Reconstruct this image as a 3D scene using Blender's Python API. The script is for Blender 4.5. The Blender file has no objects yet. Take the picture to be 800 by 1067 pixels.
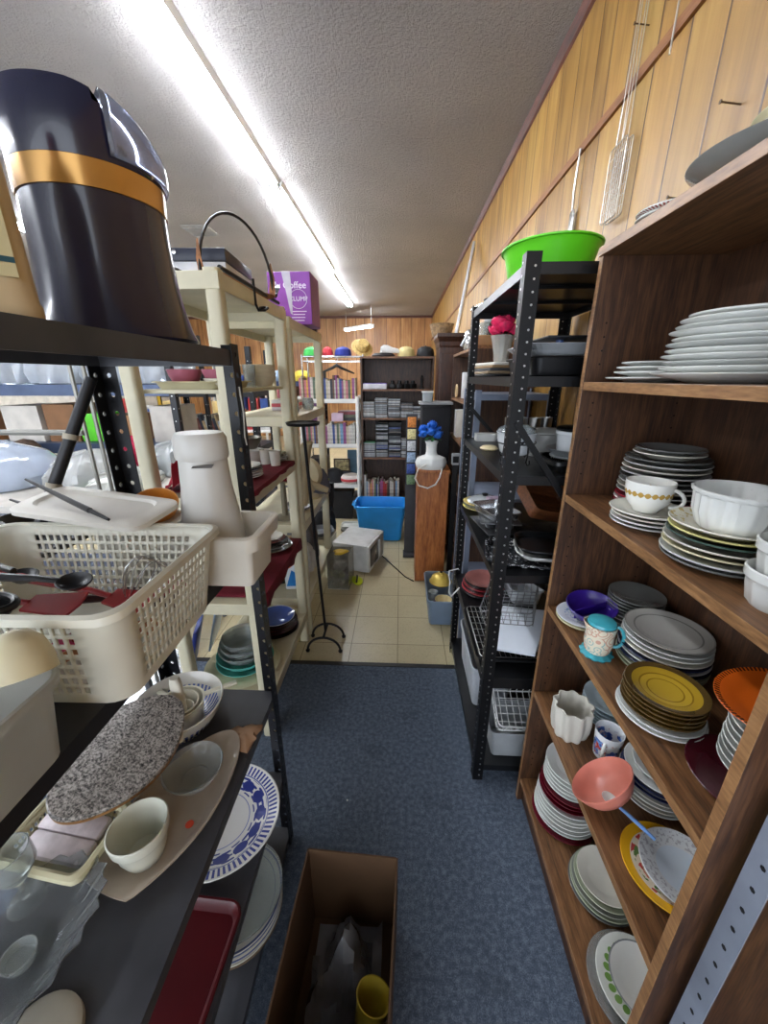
import bpy, bmesh, math, random
from mathutils import Vector, Matrix, Euler
random.seed(7)
LAMP, SKY, EXPO = 24.0, 1.8, 1.5
C = bpy.context.scene.collection
PI = math.pi
# ------------------------------------------------------------------ materials
def lin(c):
    o = []
    for v in c[:3]:
        v = v / 255.0
        o.append(v / 12.92 if v <= .04045 else ((v + .055) / 1.055) ** 2.4)
    return (*o, 1.0)
MATS = {}
class NT:
    """small wrapper round a node tree"""
    def __init__(s, name):
        s.m = bpy.data.materials.new(name); s.m.use_nodes = True
        s.t = s.m.node_tree; s.b = s.t.nodes['Principled BSDF']
    def n(s, kind, **kw):
        x = s.t.nodes.new(kind)
        for k, v in kw.items(): setattr(x, k, v)
        return x
    def l(s, a, b): s.t.links.new(a, b)
    def val(s, sock, v):
        if isinstance(v, (int, float, tuple)): sock.default_value = v
        else: s.l(v, sock)
    def math(s, op, a, b=None):
        x = s.n('ShaderNodeMath', operation=op); s.val(x.inputs[0], a)
        if b is not None: s.val(x.inputs[1], b)
        return x.outputs[0]
    def mix(s, f, a, b, mode='MIX'):
        x = s.n('ShaderNodeMix', data_type='RGBA', blend_type=mode)
        s.val(x.inputs[0], f); s.val(x.inputs[6], a); s.val(x.inputs[7], b)
        return x.outputs[2]
    def obj(s, scale=(1, 1, 1)):
        tc = s.n('ShaderNodeTexCoord'); mp = s.n('ShaderNodeMapping'); mp.inputs['Scale'].default_value = scale
        s.l(tc.outputs['Object'], mp.inputs['Vector']); return mp.outputs[0]
    def noise(s, vec, scale, detail=3, rough=.5, out='Fac'):
        x = s.n('ShaderNodeTexNoise'); x.inputs['Scale'].default_value = scale; x.inputs['Detail'].default_value = detail
        x.inputs['Roughness'].default_value = rough; s.l(vec, x.inputs['Vector']); return x.outputs[out]
    def ramp(s, f, stops):
        x = s.n('ShaderNodeValToRGB'); r = x.color_ramp
        while len(r.elements) < len(stops): r.elements.new(.5)
        for e, (p, c) in zip(r.elements, stops): e.position = p; e.color = c if len(c) == 4 else lin(c)
        s.l(f, x.inputs[0]); return x.outputs[0]
    def bump(s, h, strength=.3, dist=.01):
        x = s.n('ShaderNodeBump'); x.inputs['Strength'].default_value = strength; x.inputs['Distance'].default_value = dist
        s.l(h, x.inputs['Height']); s.l(x.outputs[0], s.b.inputs['Normal'])
    def base(s, c): s.val(s.b.inputs['Base Color'], c)
    def set(s, **kw):
        for k, v in kw.items(): s.b.inputs[k.replace('_', ' ')].default_value = v
def M(c, rough=.5, metal=0, trans=0, coat=0, vary=.12, sc=9, alpha=1, ior=1.45, spec=.5, bump=0):
    """plain procedural material of one colour with a faint mottled variation"""
    key = (tuple(c), rough, metal, trans, coat, vary, sc, alpha, ior, spec, bump)
    if key in MATS: return MATS[key]
    k = NT('material_%d' % len(MATS))
    a = lin(c); d = tuple(x * (1 - vary * 2) for x in a[:3]) + (1,)
    v = k.obj(); f = k.noise(v, sc)
    k.base(k.ramp(f, [(.32, d), (.62, a)]))
    k.set(Roughness=rough, Metallic=metal, Transmission_Weight=trans, Coat_Weight=coat, Alpha=alpha, IOR=ior)
    k.b.inputs['Specular IOR Level'].default_value = spec
    if bump: k.bump(k.noise(v, sc * 8), bump, .004)
    MATS[key] = k.m; return k.m
def wood(name, cols, grain=(6, 60, 60), rough=.45, ring=1.0):
    k = NT(name); v = k.obj(grain)
    f = k.noise(v, 1.0, 6, .65); g = k.noise(v, 4.0, 2, .5)
    h = k.math('ADD', k.math('MULTIPLY', f, .75), k.math('MULTIPLY', g, .25))
    k.base(k.ramp(h, [(.3, cols[0]), (.48, cols[1]), (.62, cols[2])])); k.set(Roughness=rough)
    k.bump(g, .08, .002); return k.m
def panel(name, axis, light, mid, dark, scale=5.2):
    """vertical wall panelling: random-width planks, dark V grooves"""
    k = NT(name); tc = k.n('ShaderNodeTexCoord'); sp = k.n('ShaderNodeSeparateXYZ'); k.l(tc.outputs['Object'], sp.inputs[0])
    a = sp.outputs[axis]
    w = k.math('MULTIPLY', a, scale)
    vo = k.n('ShaderNodeTexVoronoi', voronoi_dimensions='1D', feature='F1'); vo.inputs['Scale'].default_value = 1; k.l(w, vo.inputs['W'])
    ve = k.n('ShaderNodeTexVoronoi', voronoi_dimensions='1D', feature='DISTANCE_TO_EDGE'); ve.inputs['Scale'].default_value = 1; k.l(w, ve.inputs['W'])
    cell = vo.outputs['Color']
    sc = k.n('ShaderNodeSeparateColor'); k.l(cell, sc.inputs[0])
    cv = k.n('ShaderNodeCombineXYZ')
    k.l(k.math('MULTIPLY', a, 26.0), cv.inputs[0]); k.l(k.math('MULTIPLY', sc.outputs[0], 40.0), cv.inputs[1]); k.l(k.math('MULTIPLY', sp.outputs[2], 1.6), cv.inputs[2])
    f = k.noise(cv.outputs[0], 1.0, 5, .62)
    cv2 = k.n('ShaderNodeCombineXYZ')
    k.l(k.math('MULTIPLY', a, 5.0), cv2.inputs[0]); k.l(k.math('MULTIPLY', sc.outputs[1], 30.0), cv2.inputs[1]); k.l(k.math('MULTIPLY', sp.outputs[2], 1.3), cv2.inputs[2])
    g = k.noise(cv2.outputs[0], 1.0, 3, .5)
    h = k.math('ADD', k.math('MULTIPLY', f, .45), k.math('MULTIPLY', g, .55))
    col = k.ramp(h, [(.33, dark), (.5, mid), (.66, light)])
    tint = k.math('ADD', k.math('MULTIPLY', sc.outputs[2], .22), .84)
    cc = k.n('ShaderNodeCombineColor'); [k.l(tint, cc.inputs[i]) for i in range(3)]
    col = k.mix(1.0, col, cc.outputs[0], 'MULTIPLY')
    gr = k.math('LESS_THAN', ve.outputs['Distance'], .02)
    k.base(k.mix(gr, col, lin((70, 42, 20)))); k.set(Roughness=.42)
    k.bump(k.math('MINIMUM', ve.outputs['Distance'], .05), .6, .03); return k.m
def polar(name, base, bands, rough=.18, ky=1.0, coat=.3):
    """glazed dish colour laid out in rings round the object's own centre: (r0, r1, colour, kind, n)"""
    key = ('polar', name)
    if key in MATS: return MATS[key]
    k = NT(name); tc = k.n('ShaderNodeTexCoord'); sp = k.n('ShaderNodeSeparateXYZ'); k.l(tc.outputs['Object'], sp.inputs[0])
    x = sp.outputs[0]; y = k.math('MULTIPLY', sp.outputs[1], ky)
    r = k.math('SQRT', k.math('ADD', k.math('MULTIPLY', x, x), k.math('MULTIPLY', y, y)))
    a = k.math('ARCTAN2', y, x)
    col = lin(base)
    for r0, r1, c, kind, n in bands:
        m = k.math('MULTIPLY', k.math('GREATER_THAN', r, r0), k.math('LESS_THAN', r, r1))
        if kind == 'dash': m = k.math('MULTIPLY', m, k.math('GREATER_THAN', k.math('SINE', k.math('MULTIPLY', a, float(n))), 0.0))
        elif kind == 'petal':
            cr = k.math('ADD', k.math('MULTIPLY', k.math('SUBTRACT', r, (r0 + r1) / 2), 2.0 / (r1 - r0)), 0.0)
            s_ = k.math('ABSOLUTE', k.math('SINE', k.math('MULTIPLY', a, n / 2.0)))
            m = k.math('MULTIPLY', m, k.math('GREATER_THAN', s_, k.math('ADD', k.math('MULTIPLY', cr, cr), .25)))
        elif kind == 'blot':
            cv = k.n('ShaderNodeCombineXYZ'); k.l(x, cv.inputs[0]); k.l(y, cv.inputs[1])
            m = k.math('MULTIPLY', m, k.math('GREATER_THAN', k.noise(cv.outputs[0], n, 2), .56))
        elif kind == 'star':
            s_ = k.math('SINE', k.math('MULTIPLY', a, float(n)))
            t_ = k.math('SINE', k.math('MULTIPLY', r, 420.0))
            m = k.math('MULTIPLY', m, k.math('GREATER_THAN', k.math('MULTIPLY', s_, t_), .15))
        col = k.mix(m, col, lin(c))
    k.base(col); k.set(Roughness=rough, Coat_Weight=coat); MATS[key] = k.m; return k.m
def glass(c, rough=.03, key=None):
    kk = ('glass', tuple(c), rough)
    if kk in MATS: return MATS[kk]
    k = NT('glass_%d' % len(MATS)); v = k.obj(); f = k.noise(v, 14)
    a = lin(c); k.base(k.ramp(f, [(.3, tuple(q * .93 for q in a[:3]) + (1,)), (.6, a)]))
    k.set(Roughness=rough, Transmission_Weight=.92, IOR=1.3); k.b.inputs['Specular IOR Level'].default_value = .7
    MATS[kk] = k.m; return k.m
def emit(c, s):
    k = NT('lamp_light'); k.base((1, 1, 1, 1)); k.val(k.b.inputs['Emission Color'], lin(c)); k.b.inputs['Emission Strength'].default_value = s
    return k.m
# ------------------------------------------------------------------ mesh builder
class MB:
    def __init__(s): s.bm = bmesh.new()
    def face(s, vs, m=0):
        try:
            f = s.bm.faces.new(vs); f.material_index = m; return f
        except ValueError: return None
    def box(s, c, d, rot=None, m=0, bev=0):
        r = bmesh.ops.create_cube(s.bm, size=1.0); vs = r['verts']
        bmesh.ops.scale(s.bm, vec=d, verts=vs)
        fs = set(f for v in vs for f in v.link_faces)
        for f in fs: f.material_index = m
        if bev:
            es = list(set(e for v in vs for e in v.link_edges))
            q = bmesh.ops.bevel(s.bm, geom=es, offset=bev, segments=2, profile=.5, affect='EDGES')
            vs = list(set(v for f in q['faces'] for v in f.verts) | set(v for v in vs if v.is_valid))
            for f in set(f for v in vs for f in v.link_faces): f.material_index = m
        R = Euler(rot).to_matrix().to_4x4() if rot else Matrix()
        bmesh.ops.transform(s.bm, matrix=Matrix.Translation(c) @ R, verts=vs)
        return s
    def bx(s, x0, x1, y0, y1, z0, z1, m=0, bev=0):
        return s.box(((x0 + x1) / 2, (y0 + y1) / 2, (z0 + z1) / 2), (abs(x1 - x0), abs(y1 - y0), abs(z1 - z0)), None, m, bev)
    def loft(s, rings, m=0, caps=(True, True), closed=False, cyc=True):
        V = [[s.bm.verts.new(p) for p in r] for r in rings]; n = len(V[0])
        pairs = list(zip(V, V[1:])) + ([(V[-1], V[0])] if closed else [])
        for i, (a, b) in enumerate(pairs):
            mm = m[i] if isinstance(m, (list, tuple)) else m
            for j in range(n if cyc else n - 1):
                k = (j + 1) % n; s.face((a[j], a[k], b[k], b[j]), mm)
        if cyc and not closed:
            m0 = m[0] if isinstance(m, (list, tuple)) else m; m1 = m[-1] if isinstance(m, (list, tuple)) else m
            if caps[0]: s.face(V[0][::-1], m0)
            if caps[1]: s.face(V[-1], m1)
        return s
    def tube(s, pts, r, n=6, m=0, closed=False):
        P = [Vector(p) for p in pts]; rings = []; N = len(P); up = None
        for i, p in enumerate(P):
            t = (P[(i + 1) % N] - P[i - 1]) if closed else (P[min(i + 1, N - 1)] - P[max(i - 1, 0)])
            if t.length < 1e-9: t = Vector((0, 0, 1))
            t.normalize()
            if up is None:
                up = Vector((0, 0, 1)) if abs(t.z) < .9 else Vector((1, 0, 0))
            u = up - t * up.dot(t)
            if u.length < 1e-5: u = t.orthogonal()
            u.normalize(); up = u; w = t.cross(u); rr = r[i] if isinstance(r, (list, tuple)) else r
            rings.append([p + (u * math.cos(2 * PI * k / n) + w * math.sin(2 * PI * k / n)) * rr for k in range(n)])
        return s.loft(rings, m, closed=closed)
    def lathe(s, prof, c=(0, 0, 0), n=40, m=0, fn=None, ky=1.0):
        rings = []; ms = []
        for q in prof:
            r, z = q[0], q[1]
            ms.append(q[2] if len(q) > 2 else m)
            ring = []
            for i in range(n):
                a = 2 * PI * i / n; rr = max(r, .0002) * (fn(a, r, z) if fn else 1)
                ring.append((c[0] + rr * math.cos(a), c[1] + rr * math.sin(a) * ky, c[2] + z))
            rings.append(ring)
        return s.loft(rings, ms[1:], caps=(True, True))
    def prism(s, poly, z0, z1, m=0, axis=2):
        def P(a, b, z): return {2: (a, b, z), 1: (a, z, b), 0: (z, a, b)}[axis]
        return s.loft([[P(a, b, z0) for a, b in poly], [P(a, b, z1) for a, b in poly]], m)
    def build(s, name, mats, parent=None, loc=(0, 0, 0), rot=(0, 0, 0), smooth=True):
        me = s.mesh(name, mats, smooth); return put(name, me, parent, loc, rot)
    def mesh(s, name, mats, smooth=True):
        bmesh.ops.recalc_face_normals(s.bm, faces=s.bm.faces[:])
        me = bpy.data.meshes.new(name); s.bm.to_mesh(me); s.bm.free()
        for m in (mats if isinstance(mats, (list, tuple)) else [mats]): me.materials.append(m)
        if smooth:
            me.polygons.foreach_set('use_smooth', [True] * len(me.polygons)); me.set_sharp_from_angle(angle=math.radians(38))
        return me
def put(name, me, parent=None, loc=(0, 0, 0), rot=(0, 0, 0)):
    o = bpy.data.objects.new(name, me); C.objects.link(o); o.parent = parent; o.location = loc; o.rotation_euler = rot; return o
def tag(o, label, cat, group=None, kind=None):
    o['label'] = label; o['category'] = cat
    if group: o['group'] = group
    if kind: o['kind'] = kind
    return o
def thing(name, label, cat, loc=(0, 0, 0), rz=0, group=None, rot=None):
    o = bpy.data.objects.new(name, None); C.objects.link(o); o.empty_display_size = .05
    o.location = loc; o.rotation_euler = rot or (0, 0, rz); return tag(o, label, cat, group)
def struct(name, mb, mats, smooth=False):
    o = mb.build(name, mats, smooth=smooth); o['kind'] = 'structure'; return o
def clone(root, loc, label, group=None, rot=None, scale=None):
    r = root.copy(); C.objects.link(r); r.location = loc; r['label'] = label
    if rot is not None: r.rotation_euler = rot
    if scale: r.scale = scale
    if group: r['group'] = group
    for ch in list(root.children):
        c = ch.copy(); C.objects.link(c); c.parent = r
        for g in ch.children:
            d = g.copy(); C.objects.link(d); d.parent = c
    return r
ORD = ['lowest', 'second lowest', 'third lowest', 'fourth lowest', 'fifth lowest', 'sixth lowest', 'seventh lowest', 'eighth lowest', 'ninth lowest', 'tenth lowest', 'eleventh lowest', 'twelfth lowest', 'thirteenth lowest',
       'fourteenth lowest', 'fifteenth lowest', 'sixteenth lowest', 'seventeenth lowest', 'eighteenth lowest', 'nineteenth lowest', 'twentieth lowest', 'twenty-first lowest', 'twenty-second lowest', 'twenty-third lowest', 'twenty-fourth lowest']
def text_mesh(name, body, size, mat, ext=.0006):
    cu = bpy.data.curves.new(name, 'FONT'); cu.body = body; cu.size = size; cu.extrude = ext; cu.align_x = 'CENTER'; cu.align_y = 'CENTER'
    ob = bpy.data.objects.new('tmp_text', cu); C.objects.link(ob)
    dg = bpy.context.evaluated_depsgraph_get(); me = bpy.data.meshes.new_from_object(ob.evaluated_get(dg))
    bpy.data.objects.remove(ob); me.name = name; me.materials.clear(); me.materials.append(mat); return me
# ------------------------------------------------------------------ common materials
WHITE = (226, 226, 220)
white_c = M((226, 227, 222), .2, coat=.4, vary=.05)
blackm = M((10, 10, 12), .45, vary=.25, sc=20, spec=.35)
blackp = M((14, 14, 15), .35, vary=.15)
steel = M((190, 190, 188), .3, metal=1, vary=.1)
chrome = M((205, 205, 205), .18, metal=1, vary=.05)
cream = M((212, 205, 176), .42, vary=.06)
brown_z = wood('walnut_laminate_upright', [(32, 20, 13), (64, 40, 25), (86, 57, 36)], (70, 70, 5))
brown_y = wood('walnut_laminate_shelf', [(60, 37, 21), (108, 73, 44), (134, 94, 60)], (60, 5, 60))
brown_edge = wood('oak_edge_band', [(92, 62, 36), (132, 95, 60), (156, 116, 76)], (40, 7, 40))
# ------------------------------------------------------------------ room
XW, YB, ZC = .83, 11.8, 3.28
XL, YF = -6.6, -2.6
k = NT('carpet'); v = k.obj()
f = k.noise(v, 260, 4, .8); g = k.noise(v, 5, 4, .6); h = k.noise(v, 60, 3, .6)
cc = k.ramp(k.math('ADD', k.math('MULTIPLY', f, .6), k.math('MULTIPLY', h, .4)), [(.34, (42, 50, 62)), (.5, (76, 87, 102)), (.68, (124, 134, 148))])
k.base(k.mix(k.math('MULTIPLY', k.math('GREATER_THAN', g, .62), .25), cc, lin((38, 44, 52)))); k.set(Roughness=.95); k.bump(f, .5, .006); carpet = k.m
struct('floor_carpet', MB().bx(XL, XW, YF, 1.93, -.06, 0), carpet)
k = NT('vinyl_tile'); v = k.obj()
br = k.n('ShaderNodeTexBrick', offset=0.0, squash=1.0); k.l(v, br.inputs['Vector'])
br.inputs['Scale'].default_value = 1.0; br.inputs['Mortar Size'].default_value = .0022; br.inputs['Brick Width'].default_value = .305; br.inputs['Row Height'].default_value = .305
br.inputs['Color1'].default_value = lin((206, 194, 158)); br.inputs['Color2'].default_value = lin((196, 183, 146)); br.inputs['Mortar'].default_value = lin((96, 84, 58)); br.inputs['Mortar Smooth'].default_value = .3
d = k.noise(v, 3.2, 5, .65); sp = k.noise(v, 90, 3, .7)
c1 = k.mix(k.math('MULTIPLY', k.math('SUBTRACT', 1.0, d), .34), br.outputs['Color'], lin((120, 100, 62)))
k.base(k.mix(k.math('MULTIPLY', k.math('GREATER_THAN', sp, .58), .2), c1, lin((120, 108, 76)))); k.set(Roughness=.33)
tile = k.m
struct('floor', MB().bx(XL, XW, 1.93, YB, -.066, -.006), tile)
struct('trim_1', MB().bx(XL, XW, 1.915, 1.945, -.004, .004), M((40, 38, 36), .5))
k = NT('popcorn_ceiling'); v = k.obj(); n1 = k.noise(v, 55, 5, .7); n2 = k.noise(v, 1.1, 3)
k.base(k.ramp(n2, [(.3, (162, 157, 154)), (.7, (178, 173, 170))])); k.set(Roughness=.9); k.bump(n1, .9, .03)
ceil = k.m
struct('ceiling', MB().bx(XL, XW + .12, YF, YB + .12, ZC, ZC + .1), ceil)
honey = ((188, 152, 82), (164, 122, 56), (116, 78, 30))
struct('wall_right', MB().bx(XW, XW + .1, YF, YB, -.06, ZC), panel('honey_panelling_right', 1, *honey))
struct('wall_back', MB().bx(XL, XW + .1, YB, YB + .1, -.06, ZC), panel('honey_panelling_back', 0, (206, 158, 100), (176, 124, 72), (134, 88, 48), 3.2))
struct('wall_left', MB().bx(XL - .1, XL, YF, YB + .1, -.06, ZC), M((206, 202, 192), .8))
redwood = wood('dark_red_moulding', [(52, 22, 14), (84, 38, 24), (104, 52, 34)], (30, 3, 30))
struct('trim_2', MB().prism([(XW - .03, ZC), (XW, ZC), (XW, ZC - .055), (XW - .012, ZC - .045)], YF, YB, axis=1), redwood)
struct('trim_3', MB().bx(XW - .012, XW, YF, YB, 2.65, 2.685), wood('batten', [(96, 56, 28), (126, 78, 42), (144, 94, 54)], (30, 3, 30)))
struct('trim_4', MB().bx(XL, XW, YB - .02, YB, ZC - .06, ZC), wood('back_moulding', [(52, 26, 16), (84, 44, 26), (104, 56, 36)], (3, 30, 30)))
struct('baseboard_right', MB().bx(XW - .012, XW, YF, YB, 0, .09), wood('skirting', [(60, 36, 20), (90, 58, 34), (110, 74, 46)], (30, 3, 30)))
# ------------------------------------------------------------------ lamps
tube_m = emit((240, 246, 255), LAMP)
house_m = M((232, 232, 230), .4, vary=.03)
def fixture(name, y0, y1, x, label, w=.085, z=ZC, group='ceiling fluorescent row'):
    t = thing(name, label, 'ceiling light', (x, (y0 + y1) / 2, z), 0, group); L = (y1 - y0) / 2
    MB().prism([(-w, 0), (w, 0), (w * .8, -.035), (-w * .8, -.035)], -L, L, axis=1).build('housing', house_m, t)
    for s in (-1, 1):
        MB().tube([(s * w * .48, -L + .03, -.055), (s * w * .48, L - .03, -.055)], .019, 10).build('tube', tube_m, t)
        for e in (-1, 1): MB().box((s * w * .48, e * (L - .015), -.045), (.035, .03, .05)).build('lamp_holder', house_m, t)
    return t
fixture('fluorescent_light', 1.17, 4.05, -1.15, 'fluorescent ceiling fixture nearest of the bright row, running out of the top of the photo')
fixture('fluorescent_light', 4.08, 6.92, -1.14, 'middle fluorescent ceiling fixture of the bright row')
fixture('fluorescent_light', 6.96, 9.9, -1.2, 'far fluorescent ceiling fixture at the end of the bright row')
for i, y in enumerate((-.5, 3.0, 6.5)):  # unseen second lamp row, added to help light the room
    fixture('fluorescent_light', y, y + 2.9, -4.2, 'unseen added fluorescent ceiling fixture of the second row to the left, %s' % ['near the front', 'in its middle', 'at its far end'][i], group='added second fluorescent row')
t = fixture('hanging_light', -.55, .55, -.95, 'small fluorescent light hanging on chains before the far wood panelled wall', .06, 2.93, None); t.location = (-1.09, 10.6, 2.89); t.rotation_euler = (0, 0, .78)
for s in (-1, 1): MB().tube([(0, s * .5, 0), (0, s * .5, ZC - 2.89)], .006).build('chain', steel, t)
v = MB().bx(-.15, .15, -.15, .15, -.012, 0)
for i in range(7): v.box((0, -.12 + i * .04, -.016), (.28, .006, .018), (.5, 0, 0))
tag(v.build('ceiling_vent', M((150, 146, 140), .5), loc=(-2.35, 5.2, ZC)), 'small slatted metal air vent in the ceiling beyond the navy appliance', 'air vent')
# ------------------------------------------------------------------ camera, sky
cam = bpy.data.cameras.new('camera'); co = bpy.data.objects.new('camera', cam); C.objects.link(co)
FPX = 403.0; th = math.atan(139.5 / FPX); ph = math.atan(18 / FPX * math.cos(th))
cam.sensor_fit = 'HORIZONTAL'; cam.sensor_width = 36; cam.lens = 36 * FPX / 800; cam.clip_start = .02
co.location = (0, 0, 1.66); co.rotation_euler = (PI / 2 - th, 0, ph); bpy.context.scene.camera = co
w = bpy.data.worlds.new('daylight'); bpy.context.scene.world = w; w.use_nodes = True
w.node_tree.nodes['Background'].inputs[0].default_value = lin((225, 233, 245)); w.node_tree.nodes['Background'].inputs[1].default_value = SKY
S = bpy.context.scene; S.view_settings.view_transform = 'Standard'; S.view_settings.look = 'None'; S.view_settings.gamma = 1; S.view_settings.exposure = EXPO
# ------------------------------------------------------------------ dishes
def mark(me, nrm, mi):
    for p in me.polygons:
        if p.normal.dot(Vector(nrm)) > .9: p.material_index = mi
CACHE = {}
def plate_me(r, mat, h=.019, key=None, mid=None, fn=None, n=44, ky=1.0, t=.005):
    k = ('plate', round(r, 4), mat.name, h, mid.name if mid else 0, key, ky)
    if k in CACHE: return CACHE[k]
    b = MB(); q = 1 if mid else 0
    b.lathe([(0, 0), (.55 * r, 0), (.62 * r, .004), (r * .985, h - t * .7), (r, h - t * .25), (r * .985, h), (.64 * r, t + .004), (.56 * r, t + .0005, q), (0, t, q)], n=n, fn=fn, ky=ky)
    CACHE[k] = b.mesh('plate', [mat, mid] if mid else [mat]); return CACHE[k]
def bowl_me(r, h, mat, t=.004, foot=.5, fn=None, n=48, ky=1.0, key=None, name='bowl', sh=.75):
    k = ('bowl', r, h, mat.name, t, foot, ky, key, sh)
    if k in CACHE: return CACHE[k]
    b = MB()
    b.lathe([(0, 0), (foot * r, 0), (foot * r * 1.02, .004), (sh * r, .25 * h), ((sh * .4 + .6) * r, .6 * h), (r, h - t * .4), (r - t * .5, h), (r - t, h - t * .4), ((sh * .4 + .6) * r - t, .6 * h), (sh * r - t, .27 * h), (foot * r * .9, t + .002), (0, t)], n=n, fn=fn, ky=ky)
    CACHE[k] = b.mesh(name, [mat]); return CACHE[k]
def place(name, me, loc, label, cat, group=None, rot=(0, 0, 0)):
    return tag(put(name, me, None, loc, rot), label, cat, group)
def stack(items, c, z, where, group, cat='plate', name='dinner_plate', jit=.0015, pitch=None):
    """items from the bottom up: (mesh, rise to the next, description)"""
    n = len(items)
    for i, (me, dz, desc) in enumerate(items):
        pos = ('topmost' if i == n - 1 else ORD[i]) if n > 1 else ''
        place(name, me, (c[0] + random.uniform(-jit, jit), c[1] + random.uniform(-jit, jit), z + .0005), '%s%s %s' % (desc, (', ' + pos) if pos else '', where), cat, group, (0, 0, random.uniform(0, 6)))
        z += dz
    return z
def handle(b, x, y0, z0, z1, out, r=.004, m=0, ang=0, n=8):
    """loop handle in the vertical plane at angle ang"""
    P = []
    for i in range(9):
        t = PI * i / 8; a = x + math.sin(t) * out; zz = (z0 + z1) / 2 + math.cos(t) * (z1 - z0) / 2
        P.append((a * math.cos(ang), a * math.sin(ang), zz))
    b.tube(P, r, n, m)
gl_clear = M((226, 232, 230), .05, trans=.8, vary=.03, ior=1.3); gl_smoke = M((132, 134, 130), .15, trans=.3, coat=.3); gl_teal = glass((120, 205, 190))
offw = M((214, 210, 196), .22, coat=.3, vary=.05); greyw = M((196, 198, 194), .22, coat=.3, vary=.06)
creamc = M((216, 208, 170), .22, coat=.3, vary=.06); maroon = M((74, 14, 28), .2, coat=.4, vary=.1); pinkred = M((176, 40, 62), .25, coat=.3)
dkgrey = M((112, 114, 112), .25, coat=.3); ltblue = M((196, 214, 220), .22, coat=.3, vary=.05); navy = M((36, 44, 84), .22, coat=.3)
greenish = M((170, 176, 150), .22, coat=.3, vary=.08); burg = M((104, 18, 34), .25, coat=.3)
def rimmed(r, base, rim, w=.004, name=None): return polar(name or 'rim_%d_%d_%d' % (int(r * 1000), rim[0], rim[2]), base, [(r - w, r + .01, rim, 'solid', 0)])
# ------------------------------------------------------------------ big wooden bookcase, right
BX0, BX1, BY0, BY1, BT = .505, .818, .43, 1.175, 1.975
bk = thing('bookcase', 'tall open brown wood bookcase full of plates and bowls against the right wall', 'bookcase', ((BX0 + BX1) / 2, (BY0 + BY1) / 2, 0))
def bkpart(name, x0, x1, y0, y1, z0, z1, mat, front=True):
    b = MB(); cx, cy = (BX0 + BX1) / 2, (BY0 + BY1) / 2
    b.bx(x0 - cx, x1 - cx, y0 - cy, y1 - cy, z0, z1, 0, .0012)
    me = b.mesh(name, [mat, brown_edge], smooth=False)
    if front: mark(me, (-1, 0, 0), 1)
    return put(name, me, bk)
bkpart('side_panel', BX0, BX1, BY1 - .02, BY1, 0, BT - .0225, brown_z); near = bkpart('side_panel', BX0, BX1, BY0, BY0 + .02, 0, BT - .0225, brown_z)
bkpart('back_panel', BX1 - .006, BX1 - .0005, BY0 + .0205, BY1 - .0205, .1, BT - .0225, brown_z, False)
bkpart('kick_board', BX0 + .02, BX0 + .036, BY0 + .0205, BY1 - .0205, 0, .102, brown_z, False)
SH = dict(s1=1.65, s2=1.325, s3=.935, s4=.57, s5=.125)
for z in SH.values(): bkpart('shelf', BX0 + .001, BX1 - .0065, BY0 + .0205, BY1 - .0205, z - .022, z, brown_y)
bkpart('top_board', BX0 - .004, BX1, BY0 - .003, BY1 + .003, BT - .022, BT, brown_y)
b = MB()
for yy in (BY1 - .021, ):
    for xx in (.54, .77):
        for i in range(48):
            z = .2 + i * .034
            if any(abs(z - s) < .035 for s in SH.values()): continue
            b.tube([(xx, yy + .0012, z), (xx, yy - .0004, z)], .0026, 6)
o = b.build('pin_holes', M((24, 16, 10), .8)); o.parent = bk; o.matrix_parent_inverse = Matrix.Translation(bk.location).inverted()
W1 = 'on the upper bookcase shelf'
wp = lambda r, h=.019: plate_me(r, white_c, h)
# upper shelf
z = SH['s1']
stack([(wp(.1, .012), .011, 'wide white plate'), (wp(.082, .014), .011, 'small white saucer'), (wp(.078, .014), .011, 'small white saucer'), (plate_me(.07, greyw, .014), .01, 'small pale grey saucer')], (.612, 1.03), z, 'in the low far stack ' + W1, 'low white stack on the upper shelf')
it = []
for i in range(11):
    r = [.143, .132, .128, .128, .126, .13, .12, .125, .118, .112, .1][i]
    it.append((plate_me(r, [white_c, white_c, greyw][i % 3], [.019, .02][i % 2]), .0108, 'white dinner plate'))
stack(it, (.652, .825), z, 'in the tall middle stack ' + W1, 'tall white stack on the upper shelf', jit=.003)
it = [(plate_me(.095 - .002 * i, offw if i % 2 else white_c), .0145, 'white side plate') for i in range(11)]
stack(it, (.70, .555), z, 'in the near stack ' + W1, 'near white stack on the upper shelf', jit=.003)
# second shelf
z = SH['s2']; W2 = 'on the second bookcase shelf'
it = [(plate_me(.106, pinkred, .014), .010, 'red rimmed plate'), (plate_me(.106, white_c, .014), .010, 'white plate'), (plate_me(.105, pinkred, .014), .011, 'red plate')]
it += [(plate_me(.105 - .001 * i, [greyw, offw, greyw, dkgrey][i % 4], .018), .0128, 'grey edged plate') for i in range(8)] + [(plate_me(.082, offw, .019), .011, 'small cream plate'), (plate_me(.08, dkgrey, .019), .011, 'small dark grey plate')]
stack(it, (.707, 1.045), z, 'in the tallest back stack ' + W2, 'tall grey stack on the second shelf')
goldband = polar('gold_band', (230, 228, 214), [(.012, .062, (226, 224, 212), 'solid', 0)])
it = [(plate_me(.079, [greyw, white_c, offw][i % 3], .014), .010, 'white saucer') for i in range(3)] + [(plate_me(.084, goldband, .015), .011, 'cream saucer')]
zz = stack(it, (.592, .895), z, 'under the white cup with the gold butterfly band', 'saucers under the white cup', name='saucer')
cup = thing('coffee_cup', 'white cup with a gold butterfly band standing on saucers on the second shelf', 'cup', (.585, .9, zz - .004))
k = NT('cup_glaze'); tc = k.n('ShaderNodeTexCoord'); sp = k.n('ShaderNodeSeparateXYZ'); k.l(tc.outputs['Object'], sp.inputs[0])
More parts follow.
